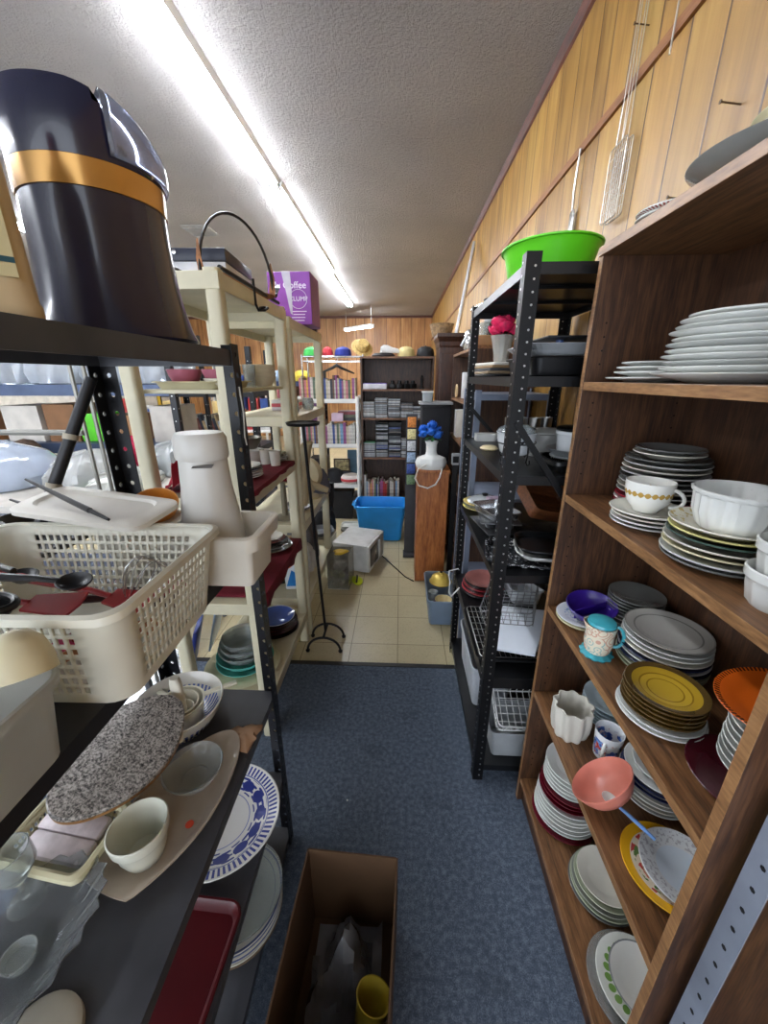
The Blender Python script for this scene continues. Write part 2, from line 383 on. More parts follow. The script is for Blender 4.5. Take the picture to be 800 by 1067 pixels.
a = k.math('ARCTAN2', sp.outputs[1], sp.outputs[0]); zc = k.math('MULTIPLY', k.math('SUBTRACT', sp.outputs[2], .046), 130.0)
m1 = k.math('LESS_THAN', k.math('ABSOLUTE', zc), k.math('ADD', k.math('MULTIPLY', k.math('ABSOLUTE', k.math('SINE', k.math('MULTIPLY', a, 11.0))), .75), .1))
k.base(k.mix(m1, lin((230, 229, 222)), lin((186, 150, 74)))); k.set(Roughness=.18, Coat_Weight=.4)
b = MB().lathe([(0, 0), (.026, 0), (.028, .004), (.044, .026), (.05, .05), (.051, .071), (.0495, .0725), (.048, .071), (.047, .05), (.041, .028), (.025, .006), (0, .005)], n=44); b.build('cup_body', k.m, cup)
b = MB(); handle(b, .046, 0, .018, .06, .026, .0042, ang=-.9); b.build('handle', white_c, cup)
it = [(plate_me(.09, dkgrey, .014), .0095, 'dark grey plate'), (plate_me(.092, greyw, .014), .0095, 'grey plate'), (plate_me(.092, creamc, .018), .0115, 'cream plate'), (plate_me(.091, offw, .018), .0115, 'off white plate'), (plate_me(.087, M((70, 92, 84), .2, coat=.3), .018), .0105, 'dark green plate'), (plate_me(.087, M((222, 214, 140), .2, coat=.3), .018), .0105, 'pale yellow plate'),
      (plate_me(.088, polar('floral_rim', (228, 224, 206), [(.06, .086, (196, 176, 120), 'blot', 90)]), .02), .013, 'cream plate with speckled rim')]
zz = stack(it, (.607, .70), z, 'under the large fluted bowl ' + W2, 'mixed plates under the fluted bowl')
flute = lambda n, d, z0, z1: (lambda a, r, zz: 1 - d * abs(math.sin(a * n / 2)) * (1 if z0 < zz < z1 else 0))
b = MB().lathe([(0, 0), (.055, 0), (.06, .005), (.07, .03), (.073, .062), (.076, .066), (.077, .071), (.074, .073), (.071, .068), (.066, .03), (.056, .009), (0, .006)], n=96, fn=flute(22, .05, .004, .063))
place('serving_bowl', b.mesh('serving_bowl', white_c), (.615, .69, zz - .002), 'large white fluted bowl on top of mixed plates on the second shelf', 'bowl')
b = MB().lathe([(0, 0), (.034, 0), (.04, .006), (.046, .035), (.046, .043), (.05, .047), (.051, .06), (.0485, .062), (.047, .058), (.043, .035), (.036, .009), (0, .006)], n=72, fn=flute(10, .07, .005, .036))
rm = b.mesh('ramekin', white_c)
for i in range(3): place('ramekin', rm, (.583 + .002 * i, .54 - .003 * i, z + .0005 + i * .0462), 'white fluted ramekin, %s of three stacked on the second bookcase shelf' % ['lowest', 'middle', 'topmost'][i], 'ramekin', 'stacked white ramekins')
it = [(plate_me(.074, [white_c, creamc, offw][i % 3], .02), .0135, ['white saucer', 'cream saucer', 'off white saucer'][i % 3]) for i in range(6)] + [(plate_me(.07, greyw, .022), .013, 'pale grey bowl-like saucer')]
stack(it, (.735, .832), z, 'behind the fluted bowl ' + W2, 'saucer stack behind the fluted bowl', name='saucer')
# third shelf
z = SH['s3']; W3 = 'on the third bookcase shelf'
zz = stack([(plate_me(.074, creamc, .013), .0095, 'cream saucer'), (plate_me(.074, polar('blue_sprig', (222, 226, 230), [(.01, .05, (150, 170, 205), 'blot', 120)]), .014), .0105, 'white saucer with blue sprig')], (.577, 1.07), z, 'under the purple bowl ' + W3, 'saucers under the purple bowl', name='saucer')
purple = M((52, 26, 128), .3, vary=.1)
pb = thing('divided_bowl', 'purple plastic divided bowl on two saucers at the far end of the third shelf', 'bowl', (.598, 1.062, zz - .001), .3, rot=(.10, -.12, .3))
put('bowl_body', bowl_me(.072, .042, purple, .003, .45), pb)
MB().bx(-.058, .058, -.0015, .0015, .005, .036).build('divider', purple, pb); pb.location.z += .008
it = [(plate_me(.08, [white_c, greyw, offw][i % 3], .016), .0115, 'white rimmed plate') for i in range(4)] + [(plate_me(.077, gl_smoke, .016), .010, 'smoked glass plate') for i in range(5)]
stack(it, (.73, 1.068), z, 'in the back corner ' + W3, 'glass and white stack in the back corner')
# creamer
pt = thing('cream_pitcher', 'small cream pitcher with circle patterns, teal lid and teal foot on the third shelf', 'pitcher', (.5535, .917, z + .0005), 2.6)
k = NT('pitcher_glaze'); v = k.obj((1, 1, 1)); vo = k.n('ShaderNodeTexVoronoi'); vo.inputs['Scale'].default_value = 46; k.l(v, vo.inputs['Vector'])
ring = k.math('GREATER_THAN', k.math('SINE', k.math('MULTIPLY', vo.outputs['Distance'], 19.0)), .45)
far = k.math('GREATER_THAN', k.noise(v, 18), .5)
k.base(k.mix(k.math('MULTIPLY', ring, .7), lin((224, 214, 190)), k.mix(far, lin((196, 130, 110)), lin((110, 170, 170))))); k.set(Roughness=.2, Coat_Weight=.3)
lip = lambda a, r, zz: 1 + (.16 * max(0, math.cos(a)) ** 6 if zz > .07 else 0)
MB().lathe([(0, .011), (.03, .011), (.033, .016), (.037, .04), (.036, .07), (.039, .094), (.0375, .095), (.034, .07), (.034, .04), (.028, .018), (0, .016)], n=44, fn=lip).build('pitcher_body', k.m, pt)
teal = M((70, 170, 184), .25, coat=.3)
wav = lambda a, r, zz: 1 + .05 * math.cos(12 * a) * (1 if r > .03 else 0)
MB().lathe([(0, 0), (.041, 0), (.042, .004), (.034, .009), (.029, .0112), (0, .0112)], n=60, fn=wav).build('foot', teal, pt)
MB().lathe([(0, .092), (.03, .092), (.036, .096), (.034, .104), (.02, .109), (0, .11)], n=40).build('lid', teal, pt)
b = MB(); handle(b, -.036, 0, .035, .098, -.02, .0045); b.build('handle', teal, pt)
greyplate = polar('grey_dusty_plate', (176, 174, 166), [(.072, .076, (120, 118, 112), 'solid', 0), (.094, .098, (140, 138, 130), 'solid', 0)], .35)
it = [(plate_me(.104, greenish, .016), .011, 'pale green plate'), (plate_me(.105, M((190, 196, 168), .2, coat=.3), .017), .0115, 'pale green plate'), (plate_me(.104, navy, .017), .0105, 'navy rimmed plate'), (plate_me(.104, white_c, .017), .011, 'white plate'), (plate_me(.103, navy, .017), .009, 'navy plate'), (plate_me(.102, offw, .018), .013, 'cream plate'), (plate_me(.101, white_c, .018), .013, 'white plate'), (plate_me(.1, greyw, .018), .012, 'pale grey plate'), (plate_me(.098, greyplate, .018), .012, 'large dusty grey plate')]
stack(it, (.70, .88), z, 'in the wide middle stack ' + W3, 'wide stack on the third shelf')
must = polar('mustard_saucer', (86, 66, 34), [(0, .066, (176, 142, 40), 'solid', 0), (.0, .05, (190, 156, 48), 'solid', 0), (.033, .036, (140, 108, 26), 'solid', 0), (.048, .051, (140, 108, 26), 'solid', 0)])
it = [(wp(.088, .013), .010, 'white plate'), (plate_me(.085, greyw, .013), .0095, 'pale grey plate')] + [(plate_me(.081, must, .016), .0105, 'mustard and brown saucer') for i in range(5)]
stack(it, (.597, .712), z, 'in the mustard stack ' + W3, 'mustard saucers on the third shelf', name='saucer')
zz = stack([(plate_me(.097, maroon, .014), .0105, 'dark maroon platter')], (.662, .553), z, 'under white bowls ' + W3, None)
it = [(plate_me(.076, [white_c, white_c, greyw][i % 3], .03, n=44), .0152, 'white shallow bowl') for i in range(9)]
zz = stack(it, (.692, .553), zz, 'between the maroon platter and the orange plate', 'white bowls under the orange plate', name='shallow_bowl', cat='bowl')
orange = polar('orange_plate', (222, 100, 26), [(.0905, .099, (78, 40, 16), 'dash', 90)])
place('side_plate', plate_me(.1, orange, .02), (.682, .553, zz + .022), 'orange plate with dark brown dashes round its rim, tilted on top of white bowls', 'plate', rot=(-.05, -.14, 0))
# fourth shelf
z = SH['s4']; W4 = 'on the fourth bookcase shelf'
pot_fn = lambda a, r, zz: 1 + (.085 * math.cos(9 * a + zz * 14) if r > .045 else 0)
b = MB().lathe([(0, 0), (.046, 0), (.05, .008), (.055, .035), (.057, .07), (.056, .1), (.058, .112), (.054, .113), (.051, .1), (.051, .05), (.044, .012), (0, .008)], n=90, fn=pot_fn)
place('planter_pot', b.mesh('planter_pot', M((206, 202, 190), .4, vary=.05)), (.562, .985, z), 'off white ceramic pot with wavy fluted sides at the far end of the fourth shelf', 'plant pot')
stack([(plate_me(.085, ltblue, .018), .0125, 'pale blue plate') for i in range(6)], (.718, 1.05), z, 'behind the fluted pot ' + W4, 'pale blue plates')
mg = thing('coffee_mug', 'white mug with a blue and red picture beside the fluted pot on the fourth shelf', 'mug', (.64, .908, z + .0005))
k = NT('mug_print'); v = k.obj(); sp = k.n('ShaderNodeSeparateXYZ'); k.l(v, sp.inputs[0])
m1 = k.math('MULTIPLY', k.math('GREATER_THAN', k.noise(v, 45, 3), .48), k.math('LESS_THAN', sp.outputs[2], .07))
k.base(k.mix(m1, lin((226, 228, 230)), k.ramp(k.noise(v, 60, 2), [(.42, (60, 90, 170)), (.55, (120, 160, 210)), (.6, (186, 70, 60))]))); k.set(Roughness=.2, Coat_Weight=.4)
MB().lathe([(0, 0), (.033, 0), (.035, .004), (.037, .05), (.04, .09), (.0395, .092), (.037, .09), (.034, .05), (.032, .006), (0, .005)], n=40).build('mug_body', k.m, mg)
b = MB(); handle(b, .034, 0, .02, .072, .024, .005, ang=-2.3); b.build('handle', white_c, mg)
pink = M((214, 128, 110), .3, vary=.08)
pbw = tag(put('plastic_bowl', bowl_me(.084, .05, pink, .003, .4), None, (.575, .748, z + .041), (-.42, -.62, 0)), 'tilted salmon pink bowl leaning at the front of the fourth shelf', 'bowl')
sp_ = thing('serving_spoon', 'white and blue spoon lying in the salmon pink bowl', 'spoon', (.551, .722, z + .066), rot=(.25, -.05, -1.05))
b = MB()
for i, (t, w, zc) in enumerate(()): pass
b.lathe([(0, -.006), (.012, -.004), (.02, .004), (.0188, .0045), (.011, -.002), (0, -.004)], n=24, ky=.72); b.build('spoon_bowl', white_c, sp_)
MB().tube([(.019, 0, .003), (.04, 0, .006), (.075, 0, .006), (.11, 0, .004)], [.0035, .0045, .005, .004], 8).build('spoon_handle', M((110, 150, 206), .3), sp_)
it = [(plate_me(.09, [white_c, offw][i % 2], .017), .0125, 'white plate') for i in range(4)] + [(plate_me(.088, rimmed(.088, (222, 222, 216), (40, 48, 86), .01), .017), .0125, 'navy rimmed white plate'), (plate_me(.086, navy, .017), .011, 'navy plate'), (plate_me(.085, white_c, .018), .012, 'white plate'), (plate_me(.066, white_c, .018), .012, 'small white plate')]
stack(it, (.717, .80), z, 'behind the pink bowl ' + W4, 'white and navy stack on the fourth shelf')
yel = polar('yellow_floral', (228, 214, 188), [(.078, .12, (228, 172, 34), 'solid', 0), (.056, .076, (190, 70, 66), 'blot', 42), (.05, .07, (96, 128, 70), 'blot', 50)])
place('dinner_plate', plate_me(.1, yel, .016), (.638, .607, z + .0005), 'yellow rimmed plate with a red and green floral pattern on the fourth bookcase shelf', 'plate')
tre = polar('grey_tree_plate', (214, 216, 216), [(.055, .086, (176, 176, 178), 'blot', 130), (0, .052, (206, 216, 224), 'solid', 0)])
place('dinner_plate', plate_me(.089, tre, .016), (.662, .598, z + .0125), 'white plate with grey twig pattern lying on the yellow rimmed plate', 'plate')
# lowest shelf
z = SH['s5']; W5 = 'on the lowest bookcase shelf'
it = [(plate_me(.112, burg, .016), .016, 'burgundy plate')] + [(wp(.108 - .001 * i, .022), .0175, 'white plate') for i in range(6)] + [(plate_me(.1, burg, .022), .0165, 'burgundy plate'), (plate_me(.099, burg, .022), .0165, 'burgundy plate'), (plate_me(.098, burg, .022), .0165, 'burgundy plate')] + [(wp(.092, .022), .0175, 'white plate') for i in range(5)]
stack(it, (.625, 1.02), z, 'in the burgundy far stack ' + W5, 'burgundy and white stack')
it = [(plate_me(.1, gl_smoke, .016), .012, 'smoked glass plate'), (plate_me(.098, greenish, .017), .0125, 'grey green plate'), (plate_me(.094, M((150, 152, 140), .25, coat=.3), .017), .0125, 'grey plate'), (plate_me(.09, greenish, .017), .0125, 'grey green plate'), (plate_me(.082, offw, .018), .012, 'small off white plate')]
stack(it, (.66, .80), z, 'in the middle stack ' + W5, 'grey green stack')
zz = stack([(plate_me(.112, gl_clear, .016), .0125, 'large clear glass platter')], (.635, .585), z, 'under the leaf patterned plate ' + W5, None, name='platter', cat='platter')
leaf = polar('leaf_plate', (222, 222, 212), [(.058, .082, (112, 150, 72), 'petal', 22), (.046, .049, (120, 120, 124), 'solid', 0)])
place('dinner_plate', plate_me(.1, leaf, .018), (.645, .585, zz + .0005), 'white plate with a ring of green leaves on a glass platter on the lowest shelf', 'plate')
place('side_plate', plate_me(.08, rimmed(.08, (222, 220, 212), (130, 132, 130), .004), .018), (.655, .585, zz + .0125), 'small white plate with a grey line on the leaf patterned plate', 'plate')
# top of the bookcase
z = BT
zz = stack([(wp(.075, .014), .0105, 'small white saucer'), (plate_me(.074, polar('red_dots', (226, 224, 218), [(.064, .073, (150, 60, 50), 'dash', 60)]), .015), .011, 'small white saucer with red dots')], (.583, 1.02), z, 'at the far end of the bookcase top', 'saucers on top of the bookcase', name='saucer')
place('platter', plate_me(.148, M((176, 178, 174), .12, trans=.35, coat=.3), .03), (.63, .80, z), 'wide clear glass platter on top of the brown bookcase', 'platter')
zz = stack([(plate_me(.1, creamc, .024), .016, 'cream dish'), (plate_me(.104, offw, .028), .016, 'off white dish'), (plate_me(.1, creamc, .03), .016, 'cream dish')], (.642, .765), z + .0075, 'on the glass platter topping the bookcase', 'cream dishes on top of the bookcase')
# slotted steel rack by the near end of the bookcase
rk = thing('steel_rack', 'pale slotted steel rack beside the near end of the brown bookcase', 'rack', (.60, .22, 0))
def slot_post(h, w, mat, hole, parent, x, y, sx, sy, r=.0045, pitch=.05, name='post'):
    b = MB(); t = .0025
    for ax in (0, 1):
        if ax == 0: b.bx(x, x + sx * w, y, y + sy * t, 0, h)
        else: b.bx(x, x + sx * t, y + sy * t, y + sy * w, 0, h)
    for i in range(int(h / pitch)):
        zc = .03 + i * pitch
        b.tube([(x + sx * w * .55, y - sy * .0006, zc), (x + sx * w * .55, y + sy * (t + .0006), zc)], r, 6, 1)
        b.tube([(x - sx * .0006, y + sy * w * .55, zc), (x + sx * (t + .0006), y + sy * w * .55, zc)], r, 6, 1)
    return b.build(name, [mat, hole], parent, smooth=False)
palesteel = M((150, 158, 172), .4, metal=.3, vary=.1); darkhole = M((12, 12, 14), .8)
for (x, y, sx, sy) in ((-.06, .19, 1, -1), (.2, .19, -1, -1), (-.06, -.15, 1, 1), (.2, -.15, -1, 1)): slot_post(1.1, .04, palesteel, darkhole, rk, x, y, sx, sy)
for zz in (.22, 1.05): MB().bx(-.058, .198, -.148, .188, zz, zz + .02).build('shelf', M((70, 74, 80), .5), rk)
tag(MB().tube([(.60, .43 - .022, .242), (.575, .40, .247), (.555, .33, .247), (.565, .25, .247), (.62, .2, .247), (.68, .15, .248)], .0065, 8).build('power_cable', blackp), 'thick black cable lying on the low shelf of the pale steel rack', 'cable')
# ------------------------------------------------------------------ helpers for racks, tubs, baskets
def rrect(w, d, r, n=5):
    """rounded rectangle outline, counter-clockwise, width w (x) depth d (y)"""
    P = []; r = min(r, w / 2 - 1e-4, d / 2 - 1e-4)
    for cx, cy, a0 in ((w / 2 - r, d / 2 - r, 0), (-w / 2 + r, d / 2 - r, 90), (-w / 2 + r, -d / 2 + r, 180), (w / 2 - r, -d / 2 + r, 270)):
        for i in range(n + 1):
            a = math.radians(a0 + 90 * i / n); P.append((cx + r * math.cos(a), cy + r * math.sin(a)))
    return P
def tub_mb(w, d, h, taper=.8, r=.04, t=.004, rim=.015, rimh=.02, b=None, base=0):
    """open tub: w x d at the rim, tapering down"""
    b = b or MB(); R = lambda ww, dd, rr, z: [(x, y, z) for x, y in rrect(ww, dd, rr)]
    wb, db = w - (1 - taper) * w, d - (1 - taper) * w
    mid = lambda z, e=0: (wb + (w - wb) * z / h + e, db + (d - db) * z / h + e)
    rings = [R(wb - .01, db - .01, r * .7, base), R(wb, db, r * .8, base + .004), R(*mid(h - rimh), r, base + h - rimh), R(mid(h - rimh)[0] + rim * 2, mid(h - rimh)[1] + rim * 2, r + rim, base + h - rimh), R(w + rim * 2, d + rim * 2, r + rim, base + h - .003), R(w + rim * 1.6, d + rim * 1.6, r + rim, base + h),
             R(w + .002, d + .002, r, base + h), R(*mid(h * .6, -2 * t), r, base + h * .6), R(wb - 2 * t, db - 2 * t, r * .7, base + t)]
    return b.loft(rings)
def grid_basket_mb(w, d, h, taper, r, pitch, bar, rows, t=.0035, solid=.018, floor=True):
    """plastic basket whose long and short sides are pierced by a grid"""
    b = MB(); wb, db = w * taper, d - w * (1 - taper); 
    P0 = rrect(1, 1, .5, 8)
    def ringpts(z):
        f = z / h; return wb + (w - wb) * f, db + (d - db) * f
    # breakpoints along a side as fraction with flags hole/solid
    def cuts(L):
        n = max(1, int((L - 2 * r * .35) / pitch)); st = (L - n * pitch) / 2; o = [0.0]
        for i in range(n): o += [(st + i * pitch + bar / 2) / L, (st + (i + 1) * pitch - bar / 2) / L]
        return o + [1.0]
    cx, cy = cuts(w), cuts(d); zs = [0, solid]
    ph = (h - 2 * solid) / rows
    for i in range(rows): zs += [solid + i * ph + bar / 2, solid + (i + 1) * ph - bar / 2]
    zs += [h]
    k = len(cx) - 1; kk = len(cy) - 1
    def pt(side, f, z):
        W, D = ringpts(z); rr = r
        if side == 0: x, y = -W / 2 + rr + (W - 2 * rr) * f, -D / 2
        if side == 1: x, y = W / 2, -D / 2 + rr + (D - 2 * rr) * f
        if side == 2: x, y = W / 2 - rr - (W - 2 * rr) * f, D / 2
        if side == 3: x, y = -W / 2, D / 2 - rr - (D - 2 * rr) * f
        return x, y
    def corner(side, a, z):
        W, D = ringpts(z); c = [(W / 2 - r, -D / 2 + r), (W / 2 - r, D / 2 - r), (-W / 2 + r, D / 2 - r), (-W / 2 + r, -D / 2 + r)][side]
        ang = math.radians(-90 + 90 * side + 90 * a); return c[0] + r * math.cos(ang), c[1] + r * math.sin(ang)
    path = []   # (function, solid?) per column boundary
    for s in range(4):
        cu = cx if s % 2 == 0 else cy
        for i, f in enumerate(cu[:-1]): path.append(('s', s, f, i % 2 == 1))
        path.append(('s', s, 1.0, False))
        for j in range(1, 5): path.append(('c', s, j / 5, False))
    V = []
    for z in zs: V.append([b.bm.verts.new((*(pt(p[1], p[2], z) if p[0] == 's' else corner(p[1], p[2], z)), z)) for p in path])
    n = len(path)
    for i in range(len(zs) - 1):
        holerow = i >= 2 and i % 2 == 0 and i < len(zs) - 2
        for j in range(n):
            q = path[j]
            if q[3] and (i >= 2 and i % 2 == 0 and i <= 2 * rows): continue
            b.face((V[i][j], V[i][(j + 1) % n], V[i + 1][(j + 1) % n], V[i + 1][j]))
    if floor: b.face(V[0][::-1])
    # rolled rim
    def ring(e, z): 
        o = []
        for p in path:
            x, y = pt(p[1], p[2], h) if p[0] == 's' else corner(p[1], p[2], h)
            l = math.hypot(x / w, y / d) or 1; o.append((x + e * (1 if x > w / 2 - r else -1 if x < -w / 2 + r else 0), y + e * (1 if y > d / 2 - r else -1 if y < -d / 2 + r else 0), z))
        return o
    b.loft([ring(-.001, h - .002), ring(-.001, h + .003), ring(.004, h + .006), ring(.011, h + .003), ring(.012, h - .008), ring(.009, h - .008), ring(.006, h)], closed=True)
    return b
def wire_rack(parent, name, w, d, nx, ny, r, mat, loc=(0, 0, 0), rot=(0, 0, 0), h=0):
    """flat wire grid with a border wire; with h also bent-up sides"""
    b = MB(); P = [(x, y, 0) for x, y in rrect(w, d, .02, 4)]
    b.tube(P, r * 1.5, 6, closed=True)
    for i in range(1, nx): b.tube([(-w / 2 + w * i / nx, -d / 2, 0), (-w / 2 + w * i / nx, d / 2, 0)], r, 5)
    for i in range(1, ny): b.tube([(-w / 2, -d / 2 + d * i / ny, .001), (w / 2, -d / 2 + d * i / ny, .001)], r, 5)
    if h:
        Q = [(x * 1.06, y * 1.06, h) for x, y in rrect(w, d, .02, 4)]; b.tube(Q, r * 1.8, 6, closed=True)
        for i in range(0, nx + 1):
            for s in (-1, 1): b.tube([(-w / 2 + w * i / nx, s * d / 2, 0), ((-w / 2 + w * i / nx) * 1.06, s * d / 2 * 1.06, h)], r, 5)
        for i in range(0, ny + 1):
            for s in (-1, 1): b.tube([(s * w / 2, -d / 2 + d * i / ny, 0), (s * w / 2 * 1.06, (-d / 2 + d * i / ny) * 1.06, h)], r, 5)
    return b.build(name, mat, parent, loc, rot)
def rivet_post(h, w, parent, x, y, sx, sy, pitch=.032):
    b = MB(); t = .003
    b.bx(x, x + sx * w, y, y + sy * t, 0, h); b.bx(x, x + sx * t, y + sy * t, y + sy * w, 0, h)
    for i in range(int(h / pitch) - 1):
        zc = .03 + i * pitch
        for q, o in ((0, .6),):
            b.tube([(x + sx * w * .62, y - sy * .0015, zc), (x + sx * w * .62, y + sy * .004, zc)], .0032, 7, 1)
            b.tube([(x - sx * .0015, y + sy * w * .62, zc + .012), (x + sx * .004, y + sy * w * .62, zc + .012)], .0032, 7, 1)
    return b.build('post', [blackm, steel], parent, smooth=False)
def pan_shelf(x0, x1, y0, y1, z, parent, mat, lip=.032, name='shelf'):
    b = MB(); t = .003
    b.bx(x0, x1, y0, y1, z - t, z)
    for (a0, a1, c0, c1) in ((x0, x1, y0, y0 + t), (x0, x1, y1 - t, y1), (x0, x0 + t, y0 + t, y1 - t), (x1 - t, x1, y0 + t, y1 - t)): b.bx(a0, a1, c0, c1, z - lip, z - t)
    for i in (1, 2): yy = y0 + (y1 - y0) * i / 3; b.bx(x0 + t, x1 - t, yy - .012, yy + .012, z - .014, z - t)
    return b.build(name, mat, parent, smooth=False)
# ------------------------------------------------------------------ black steel rack on the right
RX0, RX1, RY0, RY1 = .335, .80, 1.232, 2.10
rack = thing('metal_rack', 'black bolted steel rack with cookware, between brown bookcase and wooden pedestal', 'rack', ((RX0 + RX1) / 2, (RY0 + RY1) / 2, 0))
wx, wy = (RX1 - RX0) / 2, (RY1 - RY0) / 2
for sx in (-1, 1):
    for sy in (-1, 1): rivet_post(1.985, .042, rack, sx * wx, sy * wy, -sx, -sy)
RZ = (1.96, 1.665, 1.36, 1.0, .55, .085)
shelfm = M((17, 18, 20), .36, vary=.3, sc=14)
for z in RZ: pan_shelf(-wx + .0035, wx - .0035, -wy + .0035, wy - .0035, z, rack, shelfm, .03 if z != .55 else .05)
def bar(p, q, w, t, parent, mat, name='brace'):
    p, q = Vector(p), Vector(q); L = (q - p).length
    o = MB().box((0, 0, 0), (w, t, L)).build(name, mat, parent, smooth=False)
    o.location = (p + q) / 2; o.rotation_euler = (q - p).to_track_quat('Z', 'X').to_euler(); return o
bar((-wx + .02, -wy - .003, 1.53), (wx - .1, -wy - .003, 1.07), .018, .018, rack, blackm); bar((-wx + .02, wy - .03, 1.52), (wx - .05, wy - .03, 1.1), .018, .018, rack, blackm)
RC = Vector(rack.location)
# top: lime bowl
lime = M((96, 206, 34), .35, vary=.05)
b = MB().lathe([(0, 0), (.112, 0), (.118, .006), (.136, .05), (.15, .105), (.158, .118), (.164, .12), (.164, .125), (.157, .126), (.146, .108), (.132, .05), (.113, .01), (0, .006)], n=96, fn=lambda a, r, z: 1 + (.012 * math.cos(40 * a) if .02 < z < .1 else 0), ky=1.12)
place('plastic_bowl', b.mesh('plastic_bowl', lime), (.515, 1.60, 1.9605), 'big lime green plastic bowl on top of the black steel rack', 'bowl')
place('frying_pan', bowl_me(.06, .04, blackp, .004, .75, name='frying_pan'), (.43, 2.0, 1.9605), 'small black bowl at the far end on top of the black steel rack', 'bowl')
# second shelf
z = 1.6655
blackpan = M((26, 26, 28), .35, metal=.4, vary=.2); foil = M((196, 198, 200), .22, metal=.9, vary=.15)
o = tag(tub_mb(.38, .31, .058, .94, .03, .003, .01, .006).build('roasting_pan', blackpan, None, (.585, 1.425, z)), 'black roasting pan on the second shelf of the black rack', 'pan')
tr = thing('serving_tray', 'clear ribbed rectangular tray sitting on the black roasting pan', 'tray', (.585, 1.43, z + .059))
b = MB(); Q = []
for zz, e in ((0, 0), (.004, .004), (.034, .022), (.036, .03)):
    ring = rrect(.33 + 2 * e, .26 + 2 * e, .03, 8); n = len(ring); dense = []
    for i in range(n):
        p, q = Vector(ring[i]), Vector(ring[(i + 1) % n]); L = max(1, int((q - p).length / .006))
        for j in range(L):
            c = p.lerp(q, j / L); dense.append(c)
    Q.append([(c.x * (1 + (.012 if k % 2 and 0 < zz < .036 else 0)), c.y * (1 + (.012 if k % 2 and 0 < zz < .036 else 0)), zz) for k, c in enumerate(dense)])
m_ = min(len(r) for r in Q)
b = MB(); N = 160; Q2 = []
for zz, e in ((0, 0), (.004, .004), (.034, .02), (.036, .028), (.034, .027), (.006, .0)):
    base = rrect(.33 + 2 * e, .26 + 2 * e, .03, 8); per = []
    L = [(Vector(base[(i + 1) % len(base)]) - Vector(base[i])).length for i in range(len(base))]; T = sum(L)
    for k_ in range(N):
        s_ = T * k_ / N; i = 0
        while s_ > L[i]: s_ -= L[i]; i += 1
        c = Vector(base[i]).lerp(Vector(base[(i + 1) % len(base)]), s_ / L[i]); w_ = 1 + (.018 if k_ % 2 and .003 < zz < .035 else 0); per.append((c.x * w_, c.y * w_, zz))
    Q2.append(per)
b.loft(Q2).build('tray_body', M((206, 210, 214), .14, metal=.55, vary=.1), tr)
for i, (dx, dy, c, lab) in enumerate(((-.08, -.06, (60, 90, 150), 'small blue lidded jar in the clear ribbed tray'), (.05, -.03, (120, 150, 80), 'small green jar in the clear ribbed tray'), (.1, .04, (206, 204, 196), 'small white jar in the clear ribbed tray'))):
    b = MB().lathe([(0, 0), (.018, 0), (.02, .01), (.02, .03), (.012, .036), (.012, .045), (0, .046)], n=20)
    place('spice_jar', b.mesh('spice_jar', M(c, .3)), (.585 + dx, 1.43 + dy, z + .0645), lab, 'jar')
place('baking_sheet', MB().box((0, 0, .004), (.3, .24, .006), None, 0, .002).mesh('baking_sheet', blackpan), (.60, 1.44, z + .112), 'flat black baking sheet laid across the jars in the clear ribbed tray', 'baking sheet')
for i in range(5):
    place('cutting_board', MB().box((0, 0, .006), (.16 - .006 * i, .24 - .012 * i, .011), None, 0, .003).mesh('cutting_board', [shelfm, M((130, 110, 84), .5), M((60, 60, 64), .5), M((150, 120, 84), .5), M((220, 216, 206), .5)][i]), (.425, 1.83, z + .0115 * i), ['dark', 'tan', 'charcoal', 'light brown', 'white topmost'][i] + ' flat board in the low stack under the pink flowers', 'board', 'flat boards under the pink flowers', (0, 0, .06 * i))
vs = thing('glass_vase', 'small clear crystal vase with pink artificial roses on the black rack', 'vase', (.425, 1.80, z + .0585))
b = MB().lathe([(0, 0), (.028, 0), (.03, .006), (.032, .03), (.042, .08), (.05, .105), (.047, .106), (.038, .08), (.028, .03), (.024, .012), (0, .01)], n=36, fn=lambda a, r, zz: 1 + .03 * math.cos(12 * a)); b.build('vase_body', M((226, 222, 212), .1, trans=.6, vary=.1), vs)
rose = M((232, 36, 92), .5, vary=.2, sc=60); rosel = M((240, 120, 140), .5, vary=.2); leafm = M((44, 70, 42), .5, vary=.2)
def rose_mb(r):
    b = MB()
    for k_ in range(4):
        rr = r * (1 - .2 * k_)
        for j in range(5):
            a = 2 * PI * j / 5 + k_ * .6; pts = []
            for u in range(5):
                row = []
                for v_ in range(5):
                    aa = a + (v_ - 2) * .32; t_ = u / 4; R_ = rr * (.25 + .75 * math.sin(t_ * 1.9)); row.append((R_ * math.cos(aa), R_ * math.sin(aa), r * (.15 * k_ - .2) + r * .95 * t_ - (.25 * r * abs(v_ - 2) / 2 if u == 4 else 0)))
                pts.append(row)
            b.loft(pts, cyc=False)
    return b
fl = thing('artificial_roses', 'bunch of pink artificial roses in the crystal vase', 'flowers', (.425, 1.80, z + .15))
rme = rose_mb(.036).mesh('bloom', [rose])
for i, (dx, dy, dz) in enumerate(((0, -.03, .03), (.035, .0, .02), (-.035, 0, .02), (0, .035, .02), (.012, 0, .05), (-.025, -.02, .045))): put('bloom', rme, fl, (dx, dy, dz), (dy * 14, dx * 14, i))
for i in range(5):
    a = i * 1.3; b = MB().loft([[(0, 0, 0), (.001, 0, .001)], [(.02, -.014, .008), (.02, .014, .008)], [(.05, 0, -.006), (.05, .001, -.006)]], cyc=False); b.build('leaf', leafm, fl, (.01 * math.cos(a), .01 * math.sin(a), .015), (0, 0, a))
MB().tube([(0, 0, -.1), (0, 0, .03)], .006).build('stem', leafm, fl)
